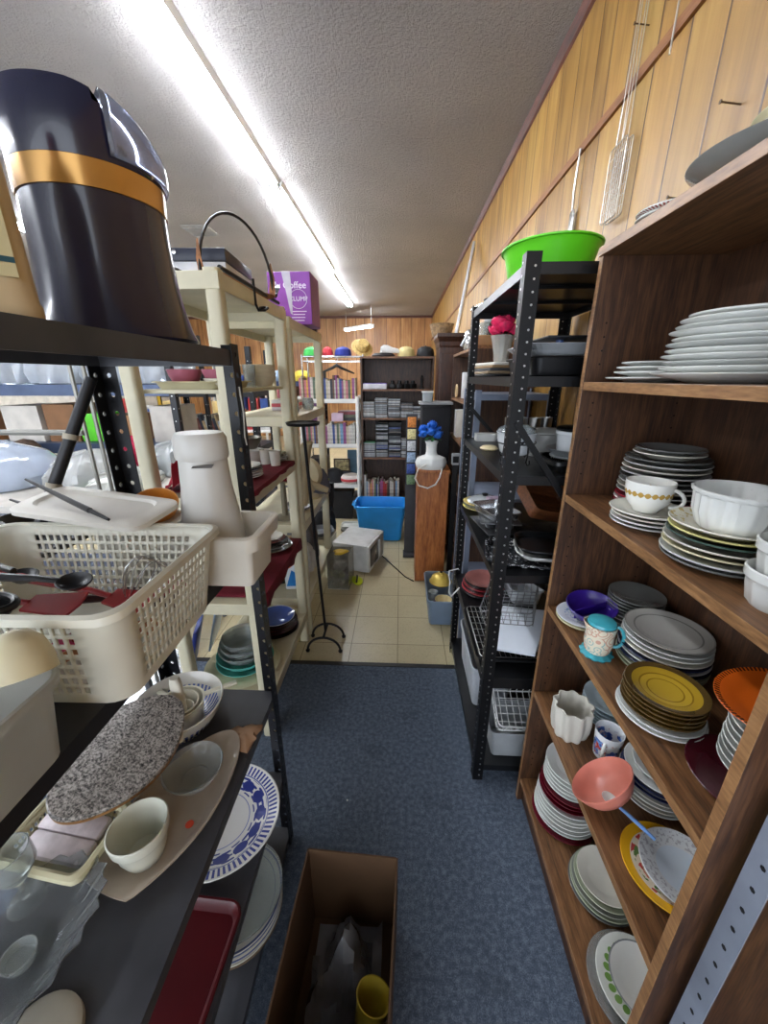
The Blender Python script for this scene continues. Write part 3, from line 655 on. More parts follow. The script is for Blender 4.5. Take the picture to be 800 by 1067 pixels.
# third shelf
z = 1.3605
cs = thing('casserole_dish', 'white oval casserole with clear lid in a black wire stand on the black rack', 'casserole', (.432, 1.475, z), 1.35)
wcas = M((222, 226, 228), .15, coat=.4, vary=.04)
MB().lathe([(0, .032), (.062, .032), (.072, .04), (.086, .08), (.09, .105), (.094, .11), (.09, .112), (.083, .1), (.066, .045), (0, .04)], n=44, ky=.78).build('dish_body', wcas, cs)
MB().lathe([(.092, .113), (.085, .124), (.05, .137), (.016, .141), (.012, .15), (.02, .158), (.0, .162)], n=44, ky=.78).build('lid', M((206, 214, 216), .08, trans=.7, vary=.03), cs)
b = MB(); b.tube([(.088 * math.cos(a * PI / 12), .072 * math.sin(a * PI / 12), .075) for a in range(24)], .0025, 6, closed=True)
for a in (.6, 2.5, 3.7, 5.7):
    c_, s_ = math.cos(a), math.sin(a); b.tube([(.088 * c_, .072 * s_, .075), (.094 * c_, .076 * s_, .04), (.086 * c_, .07 * s_, .012), (.098 * c_, .08 * s_, .003), (.11 * c_, .09 * s_, .01), (.106 * c_, .087 * s_, .022)], .0025, 6)
for s_ in (-1, 1): b.tube([(s_ * .086, -.016, .075), (s_ * .11, -.02, .09), (s_ * .122, 0, .085), (s_ * .11, .02, .09), (s_ * .086, .016, .075)], .0025, 6)
b.build('wire_stand', blackp, cs)
place('strainer_basket', grid_basket_mb(.2, .17, .035, .9, .03, .012, .005, 2, solid=.006).mesh('strainer_basket', blackp), (.61, 1.36, z), 'black pierced plastic basket under the white souffle dish on the black rack', 'basket')
place('cake_pan', bowl_me(.1, .03, M((168, 172, 174), .3, metal=.6), .003, .85, name='cake_pan'), (.61, 1.36, z + .042), 'grey round cake pan between the black basket and the white souffle dish', 'pan')
b = MB().lathe([(0, 0), (.06, 0), (.065, .004), (.072, .07), (.076, .074), (.076, .084), (.072, .085), (.066, .07), (.058, .008), (0, .006)], n=100, fn=lambda a, r, zz: 1 + (.014 * math.cos(40 * a) if .004 < zz < .071 else 0))
place('souffle_dish', b.mesh('souffle_dish', wcas), (.61, 1.36, z + .0465), 'white ribbed souffle dish stacked on a grey cake pan on the black rack', 'dish')
place('pie_lid', MB().lathe([(0, 0), (.075, 0), (.077, .006), (.07, .01), (0, .012)], n=40).mesh('pie_lid', shelfm), (.61, 1.36, z + .133), 'dark flat lid lying on the white ribbed souffle dish', 'lid')
pt = thing('stock_pot', 'steel pot with a pale lid behind the white casserole on the black rack', 'pot', (.60, 1.62, z), .4)
MB().lathe([(0, 0), (.08, 0), (.084, .005), (.085, .088), (.087, .09), (.083, .09), (.08, .008), (0, .006)], n=44).build('pot_body', M((196, 196, 192), .3, metal=.2), pt)
MB().lathe([(.088, .092), (.086, .097), (.04, .107), (0, .109)], n=40).build('lid', M((206, 206, 200), .3), pt)
b = MB(); handle(b, .082, 0, .05, .08, .03, .005); b.build('handle', blackp, pt)
jar = MB().lathe([(0, 0), (.02, 0), (.024, .05), (.027, .13), (.025, .13), (.02, .05), (0, .01)], n=20).mesh('metal_tumbler', [steel])
for i in range(4): place('metal_tumbler', jar, (.50 + .055 * i, 1.82 + .02 * (i % 2), z), 'steel tumbler, %s of the row behind the white casserole' % ['leftmost', 'second from left', 'third from left', 'rightmost'][i], 'tumbler', 'steel tumblers')
place('bread_roll', MB().lathe([(0, 0), (.03, 0), (.04, .008), (.03, .018), (0, .022)], n=30).mesh('soap_dish', M((206, 190, 150), .6)), (.39, 1.72, z), 'small beige oval dish at the front edge left of the white casserole', 'dish')
place('electric_iron', MB().prism([(-.07, -.03), (.02, -.04), (.08, 0), (.02, .04), (-.07, .03)], 0, .035).mesh('electric_iron', M((210, 210, 206), .3)), (.45, 2.0, z), 'pale grey household iron at the far end of the third black rack shelf', 'iron')
# fourth shelf
z = 1.0005
zz = stack([(plate_me(.1, M((214, 196, 96), .3, coat=.3), .018), .012, 'yellow plate'), (plate_me(.1, M((70, 96, 70), .3, coat=.3), .018), .012, 'dark green plate'), (plate_me(.1, M((226, 200, 110), .3, coat=.3), .018), .0185, 'yellow rimmed plate')], (.44, 1.985), z, 'under the domed lid of the black rack', 'yellow and green plates')
ld = thing('pot_lid', 'pale domed lid lying on yellow and green plates on the black rack', 'lid', (.45, 1.98, zz + .0005))
MB().lathe([(.09, 0), (.091, .004), (.07, .018), (.03, .028), (0, .03), (0, .027), (.03, .025), (.068, .015), (.087, .001)], n=40).build('lid_body', M((196, 200, 200), .2, metal=.3), ld); MB().lathe([(0, .028), (.012, .03), (.016, .042), (0, .046)], n=20).build('knob', blackp, ld)
tinm = M((120, 122, 124), .32, metal=.85, vary=.25)
def muffin_mb(nx, ny, p=.07):
    b = MB(); w, d = nx * p + .03, ny * p + .03
    b.box((0, 0, .032), (w, d, .003), None, 0, .0012)
    for i in range(nx):
        for j in range(ny): b.lathe([(0, 0), (.021, 0), (.023, .002), (.031, .031), (.032, .0335), (.029, .0338), (.02, .004), (0, .003)], (p * (i - (nx - 1) / 2), p * (j - (ny - 1) / 2), 0), 20)
    return b
mm = muffin_mb(2, 3).mesh('muffin_tin', tinm); mm2 = muffin_mb(3, 2).mesh('muffin_tin', M((70, 72, 76), .35, metal=.8, vary=.3))
place('muffin_tin', mm, (.44, 1.66, z), 'grey muffin tin at the front of the fourth shelf of the black rack', 'muffin tin', rot=(0, 0, .15))
place('muffin_tin', mm, (.445, 1.67, z + .04), 'grey muffin tin stacked on another at the front of the black rack', 'muffin tin', rot=(.0, 0, -.1))
place('muffin_tin', mm2, (.62, 1.56, z + .008), 'dark muffin tin tipped beside the grey ones on the black rack', 'muffin tin', rot=(.14, 0, .1))
place('storage_box', MB().box((0, 0, .05), (.07, .05, .1), None, 0, .002).mesh('storage_box', M((196, 170, 190), .5, vary=.3, sc=40)), (.47, 1.86, z + .00), 'small pink and blue printed carton behind the muffin tins', 'carton')
wb_ = wood('dark_walnut_box', [(60, 32, 16), (98, 56, 30), (126, 76, 44)], (8, 60, 60))
o = tag(tub_mb(.26, .2, .07, .9, .02, .008, .001, .004).build('wooden_tray', wb_, None, (.64, 1.66, z + .115), (.5, .25, .3)), 'brown wooden tray tilted over the dark muffin tin on the black rack', 'tray')
enam = NT('speckled_enamel'); v = enam.obj(); enam.base(enam.ramp(enam.noise(v, 70, 2, .8), [(.56, (34, 36, 40)), (.66, (196, 196, 196))])); enam.set(Roughness=.2)
place('roasting_tray', tub_mb(.36, .24, .02, .94, .05, .003, .008, .005).mesh('roasting_tray', enam.m), (.525, 1.385, z + .002), 'speckled dark enamel tray at the near end of the fourth shelf of the black rack', 'tray', rot=(0, 0, -.2))
for i in range(2):
    q = tag(tub_mb(.3, .2, .022, .92, .06, .003, .006, .006).build('oval_tray', [M((206, 206, 200), .4, vary=.3, sc=30), M((32, 33, 35), .3, metal=.5)][i], None, (.60, 1.37, z + .026 + .024 * i), (.0, 0, -.15)), ['worn white oval tray under the black one at the near end of the black rack', 'black oval tray with pale rim on the worn white tray at the near end'][i], 'tray')
place('baking_pan', tub_mb(.13, .2, .04, .88, .02, .002, .006, .004).mesh('baking_pan', foil), (.42, 1.85 - .32, z + .002 + .085), 'crumpled silver loaf pan standing on the grey muffin tins', 'baking pan', rot=(0, 0, .3)).location = (.43, 1.655, z + .078)
# fifth shelf
z = .5505
it = [(plate_me(.115, M((40, 40, 44), .3, coat=.2), .016), .012, 'black plate'), (plate_me(.114, M((196, 60, 66), .3, coat=.3), .017), .012, 'coral red plate'), (plate_me(.112, M((60, 24, 28), .3, coat=.3), .017), .012, 'dark red plate'), (plate_me(.11, M((170, 50, 58), .3, coat=.3), .018), .012, 'red plate'), (plate_me(.105, M((46, 40, 42), .3, coat=.3), .018), .012, 'charcoal plate'), (plate_me(.1, M((150, 96, 90), .3, coat=.3), .018), .012, 'dusty pink plate')]
stack(it, (.465, 1.90), z, 'at the far end of the fifth rack shelf', 'red and black plates')
place('baking_tray', tub_mb(.3, .38, .03, .92, .03, .003, .012, .006).mesh('baking_tray', blackpan), (.485, 1.50, z), 'black roasting tin holding wire racks on the fifth shelf of the black rack', 'baking tin')
t = thing('cooling_rack', 'silver wire cooling grid in the black roasting tin on the black rack', 'wire rack', (.485, 1.50, z + .034)); wire_rack(t, 'wire_grid', .29, .37, 14, 8, .0013, steel)
wb = tag(MB().box((0, 0, .006), (.2, .3, .012), None, 0, .004).build('cutting_board', M((206, 212, 220), .4, vary=.04), None, (.515, 1.43, z + .085), (.1, -.2, -.5)), 'white plastic cutting board slanting over the wire grid on the black rack', 'cutting board')
t = thing('wire_basket', 'grey wire letter basket lying on the white cutting board on the black rack', 'wire basket', (.50, 1.50, z + .155), rot=(.05, -.2, -.4)); wire_rack(t, 'wire_grid', .2, .26, 7, 9, .0015, M((150, 152, 154), .35, metal=.8), h=.06)
t = thing('dish_rack', 'black wire dish rack tilted at the back of the fifth shelf of the black rack', 'dish rack', (.665, 1.62, z + .2), rot=(-.2, .5, .05)); wire_rack(t, 'wire_grid', .24, .34, 9, 12, .0018, blackp, h=.06)
place('plastic_tub', tub_mb(.16, .22, .09, .85, .03, .003, .008, .01).mesh('plastic_tub', M((206, 210, 214), .4)), (.66, 1.86, z), 'white plastic tub at the back of the fifth shelf of the black rack', 'tub')
tag(MB().tube([(.345, 2.02, .62), (.29, 2.0, .615), (.285, 1.97, .60), (.295, 1.97, .56), (.29, 1.96, .50), (.30, 1.93, .49), (.34, 1.92, .553)], .004).build('wire_hook', M((210, 210, 208), .4)), 'white bent wire hook sticking out of the black rack over the tile floor', 'hook')
# lowest shelf
z = .0855
place('storage_bin', tub_mb(.2, .42, .24, .86, .03, .004, .008, .02).mesh('storage_bin', M((196, 200, 206), .45, trans=.25)), (.47, 1.75, z), 'cloudy white plastic bin on the lowest shelf of the black rack', 'bin')
place('clear_bin', tub_mb(.3, .18, .15, .9, .02, .003, .004, .012).mesh('clear_bin', M((190, 194, 196), .35, trans=.35)), (.555, 1.355, z), 'small translucent bin at the near end of the lowest shelf of the black rack', 'bin')
t = thing('dish_rack', 'white wire dish rack standing in the translucent bin on the lowest shelf', 'dish rack', (.555, 1.35, z + .19), rot=(.5, 0, 0)); wire_rack(t, 'wire_grid', .25, .16, 9, 5, .002, M((206, 206, 204), .4), h=.07)
t = thing('wire_whisk_bundle', 'silver wire whisk lying among the wire racks at the bottom of the black rack', 'whisk', (.55, 1.4, z + .30), rot=(1.2, .4, .3))
b = MB()
for i in range(5):
    a = PI * i / 5; b.tube([(.03 * math.sin(t_ * PI / 8) * math.cos(a), .03 * math.sin(t_ * PI / 8) * math.sin(a), .1 * t_ / 8) for t_ in range(9)], .0009, 4)
b.build('wires', steel, t); MB().tube([(0, 0, 0), (0, 0, -.09)], .007).build('handle', steel, t)
# tote of kitchen things on the tile floor
ct = tag(tub_mb(.21, .44, .2, .88, .03, .004, .01, .016).build('storage_tote', M((150, 172, 196), .3, trans=.55, vary=.05), None, (.315, 2.56, 0)), 'clear bluish plastic tote of kitchenware on the tile floor beside the pedestal', 'tote')
gold = M((206, 176, 84), .35, metal=.4, vary=.1)
b = MB().lathe([(.085, 0), (.088, .008), (.078, .02), (.07, .045), (.04, .066), (.022, .07), (.02, .08), (.012, .082), (.0, .074)], n=40); o = place('steamer_lid', b.mesh('steamer_lid', gold), (.325, 2.66, .175), 'yellow domed lid with a dark knob on the bluish tote', 'lid')
MB().lathe([(0, .074), (.012, .076), (.01, .088), (0, .09)], n=16).build('knob', blackp, o)
place('mixing_bowl', bowl_me(.08, .07, M((130, 40, 50), .3), .004, .5), (.325, 2.49, .008), 'dark red bowl inside the bluish tote', 'bowl', rot=(0, 0, 0)); place('cereal_bowl', bowl_me(.062, .05, M((220, 200, 150), .3), .004, .5), (.33, 2.48, .085), 'cream bowl stacked on the dark red bowl inside the bluish tote', 'bowl', rot=(0, 0, 0))
place('drinking_mug', MB().lathe([(0, 0), (.035, 0), (.037, .09), (.033, .09), (.031, .006), (0, .006)], n=30).mesh('drinking_mug', white_c), (.27, 2.65, .006), 'white mug inside the bluish tote', 'mug')
# things hung on the panelled wall
gb = thing('grill_basket', 'long handled wire grill basket hanging on the honey coloured wall panelling', 'grill basket', (.80, 1.83, 2.24))
wire = M((196, 190, 180), .3, metal=.7)
for dx in (-.008, .012):
    b = MB(); P = [(dx, y, z_) for y, z_ in rrect(.12, .24, .012, 3)]; P = [(x, y, z_ + .12) for x, y, z_ in P]; b.tube(P, .0022, 6, closed=True)
    for i in range(1, 7): b.tube([(dx, -.06 + i * .12 / 7, 0), (dx, -.06 + i * .12 / 7, .24)], .0012, 5)
    for i in range(1, 7): b.tube([(dx, -.06, i * .24 / 7), (dx, .06, i * .24 / 7)], .0012, 5)
    b.tube([(dx, -.02, .24), (dx, -.012, .4), (dx, -.006, .72)], .002, 6); b.tube([(dx, .02, .24), (dx, .012, .4), (dx, .006, .72)], .002, 6)
    b.build('wire_frame', wire, gb)
MB().tube([(.002, -.012, .64), (.002, .0, .66), (.002, .012, .64)], .003).build('slide_ring', wire, gb)
nail = MB().tube([(0, 0, 0), (-.05, 0, .006)], .0022, 6).tube([(-.05, 0, .006), (-.052, 0, .006)], .005, 8).mesh('nail', [M((90, 70, 50), .5, metal=.5)])
for y, zz, lab in ((1.83, 2.80, 'rusty nail in the panelling at the handle of the grill basket'), (1.72, 2.79, 'rusty nail in the panelling right of the grill basket handle'), (1.27, 2.30, 'rusty nail in the panelling above the glass platter'), (1.42, 2.16, 'rusty nail in the panelling beside the saucers on the bookcase top')): place('nail', nail, (XW, y, zz), lab, 'nail')
st = thing('spatula', 'long silver spatula hanging on the wall panelling behind the lime bowl', 'spatula', (.812, 2.27, 2.30)); MB().box((0, 0, .06), (.004, .05, .12), None, 0, .001).build('blade', steel, st); MB().tube([(0, 0, .12), (-.004, 0, .2), (0, 0, .36)], .005).build('handle', steel, st)
MB().tube([(XW - .812, 0, .355), (-.004, 0, .355)], .002).build('hook', blackp, st)
sk = thing('skewer', 'thin metal skewer with a green top hanging at the trim strip near the top right', 'skewer', (.81, 1.62, 2.60)); MB().tube([(0, 0, 0), (0, 0, .3)], .003).build('rod', wire, sk); MB().tube([(0, 0, .3), (0, 0, .4)], .006).build('grip', M((70, 110, 90), .4), sk); MB().tube([(.02, 0, .36), (-.008, 0, .365)], .002).build('hook', blackp, sk)
# ------------------------------------------------------------------ beyond the black rack along the right wall
g2 = thing('utility_rack', 'blue grey steel rack behind the black rack along the right wall', 'rack', (.60, 2.36, 0))
bluegrey = M((132, 142, 160), .4, metal=.4)
for z in (1.58, 1.0, .4): pan_shelf(-.2, .2, -.2, .2, z, g2, bluegrey)
for sx in (-1, 1):
    for sy in (-1, 1): b = MB(); b.bx(sx * .203, sx * .173, sy * .203, sy * .2005, 0, 1.6); b.bx(sx * .203, sx * .2005, sy * .2, sy * .173, 0, 1.6); b.build('post', bluegrey, g2, smooth=False)
b2 = thing('bookcase', 'brown bookcase of household odds and ends along the right wall before the dark cabinet', 'bookcase', (.635, 3.1, 0))
def case(root, w, d, h, shelves, mats, back=True, front='y-', t=.02, kick=.05):
    """open bookcase centred on root, opening towards -x or -y"""
    if front == 'y-': X = lambda a, b_: (a, b_)
    m1, m2 = mats; b = None
    def P(name, u0, u1, v0, v1, z0, z1, m):
        q = MB()
        if front == 'y-': q.bx(u0, u1, v0, v1, z0, z1)
        else: q.bx(v0, v1, u0, u1, z0, z1)
        q.build(name, m, root, smooth=False)
    for s in (-1, 1): P('side_panel', s * w / 2, s * (w / 2 - t), -d / 2, d / 2, 0, h - t - .0005, m1)
    P('top_board', -w / 2, w / 2, -d / 2, d / 2, h - t, h, m2)
    for z in shelves: P('shelf', -w / 2 + t + .0005, w / 2 - t - .0005, -d / 2 + .002, d / 2 - .009, z - t, z, m2)
    if back: P('back_panel', -w / 2 + t + .0005, w / 2 - t - .0005, d / 2 - .008, d / 2, 0, h - t - .0005, m1)
brown_x = wood('walnut_laminate_back', [(60, 36, 22), (100, 66, 42), (128, 88, 58)], (6, 60, 60))
case(b2, 1.08, .37, 1.85, (1.5, 1.19, .8, .4, .08), (brown_z, brown_y), front='x-')
def cont(name, me, loc, lab, cat, grp=None, rot=(0, 0, 0)): return place(name, me, loc, lab, cat, grp, rot)
whitebox = lambda w, d, h, c: MB().box((0, 0, h / 2), (w, d, h), None, 0, .004).mesh('storage_jar', M(c, .35, trans=.2))
cont('storage_canister', MB().lathe([(0, 0), (.05, 0), (.052, .01), (.052, .2), (.045, .205), (0, .206)], n=30).mesh('storage_canister', M((206, 206, 204), .3)), (.56, 3.45, 1.5005), 'white canister on the upper shelf of the brown bookcase by the dark cabinet', 'canister')
cont('paper_ream', MB().box((0, 0, .11), (.2, .06, .22), None, 0, .003).mesh('paper_ream', M((214, 214, 210), .5)), (.56, 3.4, 1.1905), 'white upright folder block on the middle shelf of the brown bookcase by the dark cabinet', 'folder')
cont('paper_ream', MB().box((0, 0, .11), (.2, .05, .22), None, 0, .003).mesh('paper_ream', M((206, 200, 186), .5)), (.56, 3.32, 1.1905), 'cream upright folder beside the white one on the middle shelf', 'folder')
cont('wicker_ring', MB().tube([(.0, .05 * math.cos(a * PI / 10), .056 + .05 * math.sin(a * PI / 10)) for a in range(20)], .006, 8, closed=True).mesh('wicker_ring', M((206, 176, 130), .6)), (.475, 3.5, 1.5005), 'tan ring standing at the front of the shelf beside the dark cabinet', 'ring')
hd = thing('hand_mixer', 'chrome and black electric mixer on top of the brown bookcase by the dark cabinet', 'mixer', (.52, 3.2, 1.8505), .6)
MB().lathe([(0, 0), (.05, 0), (.055, .02), (.05, .12), (.03, .15), (0, .155)], n=30).build('body', chrome, hd); MB().tube([(0, -.05, .12), (-.1, -.06, .1), (-.16, -.03, -.0)][:2] + [(-.13, -.04, .03)], .012).build('arm', M((200, 204, 210), .3), hd); MB().box((.06, 0, .05), (.05, .09, .1), None, 0, .008).build('motor', blackp, hd)
hd = thing('coffee_maker', 'black and silver coffee maker on top of the brown bookcase behind the black rack', 'coffee maker', (.55, 2.8, 1.8505), .2)
MB().box((0, 0, .02), (.16, .2, .04), None, 0, .006).build('base', blackp, hd); MB().box((.05, 0, .13), (.06, .2, .18), None, 0, .006).build('column', blackp, hd); MB().box((0, 0, .235), (.16, .2, .03), None, 0, .008).build('head', chrome, hd)
MB().lathe([(0, .04), (.05, .04), (.055, .06), (.052, .12), (.035, .15), (.032, .15), (.049, .12), (.052, .06), (0, .045)], (-.02, 0, .0), 30).build('jug', gl_clear, hd)
for i, (y, c, lab) in enumerate(((2.75, (196, 150, 96), 'tan flat box'), (2.66, (150, 110, 70), 'brown flat box'))): cont('flat_box', MB().box((0, 0, .03), (.24, .07, .06), None, 0, .003).mesh('flat_box', M(c, .6)), (.58, y, 1.8505), lab + ' on top of the brown bookcase, near its close end', 'box')
for y, z, r, h, c, l in ((2.8, 1.5, .06, .12, (120, 128, 140), 'slate'), (3.0, 1.5, .05, .18, (170, 110, 80), 'terracotta'), (2.75, 1.19, .05, .15, (206, 200, 186), 'cream'), (3.05, 1.19, .06, .1, (80, 96, 120), 'blue'), (2.8, .8, .07, .16, (196, 196, 190), 'pale'), (3.1, .8, .06, .14, (110, 90, 70), 'brown')):
    cont('ceramic_jar', MB().lathe([(0, 0), (r * .7, 0), (r, h * .35), (r * .9, h * .75), (r * .55, h), (r * .45, h), (0, h * .9)], n=28).mesh('ceramic_jar', M(c, .3)), (.6, y, z + .0005), l + ' ceramic jar in the brown bookcase behind the black rack', 'jar')
# tall dark cabinet
dk = wood('dark_mahogany', [(30, 16, 10), (52, 29, 18), (72, 42, 27)], (60, 60, 5), .35)
cb = thing('tall_cabinet', 'tall dark brown wooden cabinet with a moulded cornice in the far right corner', 'cabinet', (.575, 4.12, 0))
MB().bx(-.22, .22, -.2, .2, .08, 1.93).build('body', dk, cb, smooth=False)
MB().bx(-.23, .23, -.21, .21, 0, .08).build('plinth', dk, cb, smooth=False)
MB().loft([[(x * s, y * s2, z) for x, y in ((-.22, -.2), (.22, -.2), (.22, .2), (-.22, .2))] for s, s2, z in ((1, 1, 1.93), (1.03, 1.03, 1.945), (1.05, 1.05, 1.98), (1.13, 1.14, 2.02), (1.13, 1.14, 2.05))]).build('cornice', dk, cb, smooth=False)
for s in (-1, 1): dr = MB().bx(s * .11 - .1, s * .11 + .1, -.218, -.2005, .14, 1.88, 0, .004).build('door', dk, cb, smooth=False); MB().lathe([(0, 0), (.012, 0), (.014, .012), (0, .016)], n=16).build('knob', gold, dr, (s * .11 - s * .085, -.218, 1.0), (PI / 2, 0, 0))
wl = tag(MB().box((0, 0, 0), (.07, .03, 1.45), None, 0, .008).build('shelf_board', M((226, 228, 232), .3), None, (.63, 4.42, 2.50), (-.0, .0, 0)), 'long white board leaning on the wall from the dark cabinet top', 'board')
p, q = Vector((.52, 4.05, 2.07)), Vector((.765, 4.95, 3.0)); wl.location = (p + q) / 2; wl.rotation_euler = (q - p).to_track_quat('Z', 'X').to_euler()
pl = cont('wicker_basket', MB().lathe([(0, 0), (.09, 0), (.12, .12), (.115, .12), (.085, .006), (0, .006)], n=40, fn=lambda a, r, z: 1 + .03 * math.cos(30 * a)).mesh('wicker_basket', M((150, 120, 84), .7, vary=.3, sc=40)), (.40, 4.3, 2.0505), 'grey brown wicker basket tipped on top of the dark cabinet', 'basket')
# black speaker, pedestal
sk = thing('speaker_cabinet', 'tall plain black speaker cabinet standing behind the wooden pedestal', 'speaker', (.30, 3.48, 0))
MB().bx(-.125, .125, -.1, .12, 0, 1.45, 0, .004).build('cabinet', M((20, 20, 24), .5), sk); MB().bx(-.118, .118, -.112, -.1005, .05, 1.43, 0, .003).build('grille', M((16, 16, 20), .8, bump=.4), sk); MB().bx(-.145, .135, -.125, .13, 1.4505, 1.468).build('top_board', M((150, 150, 150), .5), sk)
tb = thing('plastic_tub', 'small clear tub with a ribbed look on top of the black speaker', 'tub', (.225, 3.45, 1.4685)); tub_mb(.09, .09, .075, .92, .01, .002, .003, .006).build('tub_body', M((200, 206, 208), .2, trans=.5), tb); MB().box((0, 0, .081), (.1, .1, .01), None, 0, .003).build('lid', M((216, 218, 218), .3), tb)
pd = thing('pedestal', 'orange brown wooden pedestal box on the tile floor holding a white vase', 'pedestal', (.262, 3.1, 0))
pwood = wood('orange_pine', [(112, 58, 24), (152, 88, 40), (176, 108, 56)], (30, 30, 4), .4)
MB().bx(-.123, .123, -.12, .12, 0, .955, 0, .003).build('column', pwood, pd, smooth=False); MB().bx(-.132, .132, -.13, .13, .9555, .98, 0, .004).build('top_board', pwood, pd, smooth=False)
va = thing('ceramic_vase', 'glossy white ceramic vase with a broad base and narrow neck on the pedestal', 'vase', (.245, 3.05, .9805))
MB().lathe([(0, 0), (.105, 0), (.118, .02), (.122, .05), (.11, .085), (.075, .1), (.05, .108), (.042, .13), (.043, .19), (.052, .215), (.048, .216), (.037, .19), (.036, .13), (0, .12)], n=44, fn=lambda a, r, z: 1 + .03 * math.cos(8 * a) * (1 if z < .09 else 0), ky=.72).build('vase_body', white_c, va)
bf = thing('artificial_flowers', 'bright blue artificial flowers with green leaves in the white vase', 'flowers', (.245, 3.05, 1.17))
blue = M((40, 110, 214), .5, vary=.2, sc=50); me = rose_mb(.042).mesh('bloom', [blue])
for i, (dx, dy, dz) in enumerate(((-.06, -.03, .07), (.0, -.045, .085), (.055, -.03, .06), (-.015, .03, .11), (.05, .04, .09), (-.06, .04, .1), (.0, 0, .135))): put('bloom', me, bf, (dx, dy, dz), (dy * 9, dx * 9, i))
for i in range(7): a = i * .95; MB().loft([[(0, 0, 0), (.001, 0, .001)], [(.03, -.016, .008), (.03, .016, .008)], [(.075, 0, -.012), (.075, .001, -.012)]], cyc=False).build('leaf', M((50, 120, 56), .5), bf, (.01 * math.cos(a), .01 * math.sin(a), .045), (0, 0, a))
MB().tube([(0, 0, -.04), (0, 0, .09)], .008).build('stem', leafm, bf)
tag(MB().tube([(.2, 2.95, 1.03), (.14, 2.93, 1.0), (.118, 2.955, .92), (.15, 2.955, .86), (.22, 2.955, .84), (.28, 2.955, .87), (.31, 2.955, .93), (.325, 2.94, 1.0), (.31, 2.96, .995)], .0065, 8).build('extension_cord', M((220, 216, 206), .4)), 'white cord hanging in a loop over the front of the pedestal', 'cord')
ob = thing('outlet_box', 'grey electrical outlet box on the wall side beside the pedestal', 'outlet', (.43, 3.0, 1.02)); MB().bx(-.03, .03, -.02, .02, 0, .09, 0, .004).build('box', M((150, 150, 150), .4), ob); MB().bx(-.022, .022, -.023, -.0202, .02, .07).build('face_plate', blackp, ob)
MB().bx(-.02, .02, -.015, .015, -1.02, -.0005).build('post', blackp, ob)
tag(MB().tube([(-.16, 3.36, .05), (-.13, 3.4, .004), (-.02, 3.2, .0), (.06, 3.05, .0), (.13, 2.975, .0)], .005).build('extension_cord', blackp), 'black cord on the tile floor from the microwave to the pedestal', 'cord')
for o in ('',):
    pass
# papers between speaker and back bookcase
pk = [((226, 140, 60), 'orange'), ((236, 222, 160), 'pale yellow'), ((226, 228, 230), 'white'), ((170, 196, 226), 'light blue'), ((70, 96, 170), 'blue and white'), ((120, 150, 110), 'green')]
cr = thing('card_rack', 'narrow rack of coloured packets left of the black speaker', 'rack', (.10, 3.52, 0)); MB().bx(-.05, .05, 0, .02, 0, 1.36).build('back_board', M((60, 60, 64), .5), cr, smooth=False); MB().bx(-.06, .06, -.08, .06, 0, .02).build('foot', M((60, 60, 64), .5), cr, smooth=False)
for i, (c, l) in enumerate(pk): cont('card_packet', MB().box((0, 0, .05), (.075, .012, .09), None, 0, .002).mesh('card_packet', M(c, .5, vary=.25, sc=60)), (.10, 3.512, 1.24 - .105 * i), l + ' packet hanging on the narrow rack left of the black speaker', 'packet')
# ------------------------------------------------------------------ back bookcase with discs and books
bc = thing('bookcase', 'brown bookcase of disc cases and books at the back behind the blue tote', 'bookcase', (-.046, 4.6, 0))
case(bc, .80, .3, 1.88, (1.545, 1.235, .785, .295, .06), (brown_z, brown_x))
def book_me(w, h, d, c, pages=True):
    b = MB(); t = .002
    b.loft([[(-w / 2, 0, 0), (w / 2, 0, 0), (w / 2, d, 0), (w / 2 - t, d, 0), (w / 2 - t, t, 0), (-w / 2 + t, t, 0), (-w / 2 + t, d, 0), (-w / 2, d, 0)], [(-w / 2, 0, h), (w / 2, 0, h), (w / 2, d, h), (w / 2 - t, d, h), (w / 2 - t, t, h), (-w / 2 + t, t, h), (-w / 2 + t, d, h), (-w / 2, d, h)]])
    b.bx(-w / 2 + t, w / 2 - t, t, d - .004, .002, h - .004, 1)
    return b
BOOKC = [((206, 204, 196), 'white'), ((60, 84, 150), 'blue'), ((176, 50, 50), 'red'), ((196, 186, 160), 'cream'), ((44, 48, 60), 'black'), ((120, 160, 196), 'light blue'), ((150, 80, 130), 'purple'), ((200, 120, 130), 'pink'), ((90, 110, 90), 'green'), ((210, 200, 190), 'off white'), ((110, 80, 60), 'brown'), ((214, 170, 70), 'yellow')]
pagem = M((214, 206, 186), .8)
BMEM = {}
def book_row(x0, x1, y, z, hmin, hmax, wmin, wmax, where, group, seedv, lean=True, cols=None, front=-1, d=.14):
    rnd = random.Random(seedv); x = x0; i = 0; ent = []
    while x < x1 - wmin:
        w = rnd.uniform(wmin, wmax); h = rnd.uniform(hmin, hmax); c = rnd.choice(cols or BOOKC)
        if x + w > x1: break
        ent.append((x + w / 2, w, h, c)); x += w + .0008
    n = len(ent)
    for i, (xx, w, h, c) in enumerate(ent):
        key = (c[1], round(w, 3), round(h, 2))
        if key not in BMEM: BMEM[key] = book_me(round(w, 3) - .0004, round(h, 2), d, c).mesh('book', [M(c[0], .45, vary=.3, sc=30), pagem], smooth=False)
        place('book', BMEM[key], (xx, y, z + .0005), '%s book, %s in the row %s' % (c[1], nth(i, n), where), 'book', group)
NUM = ['first', 'second', 'third', 'fourth', 'fifth', 'sixth', 'seventh', 'eighth', 'ninth', 'tenth', 'eleventh', 'twelfth', 'thirteenth', 'fourteenth', 'fifteenth', 'sixteenth', 'seventeenth', 'eighteenth', 'nineteenth', 'twentieth']
def nth(i, n):
    if i == 0: return 'leftmost'
    if i == n - 1: return 'rightmost'
    return NUM[i] + ' from left' if i < n / 2 else NUM[n - 1 - i] + ' from right'
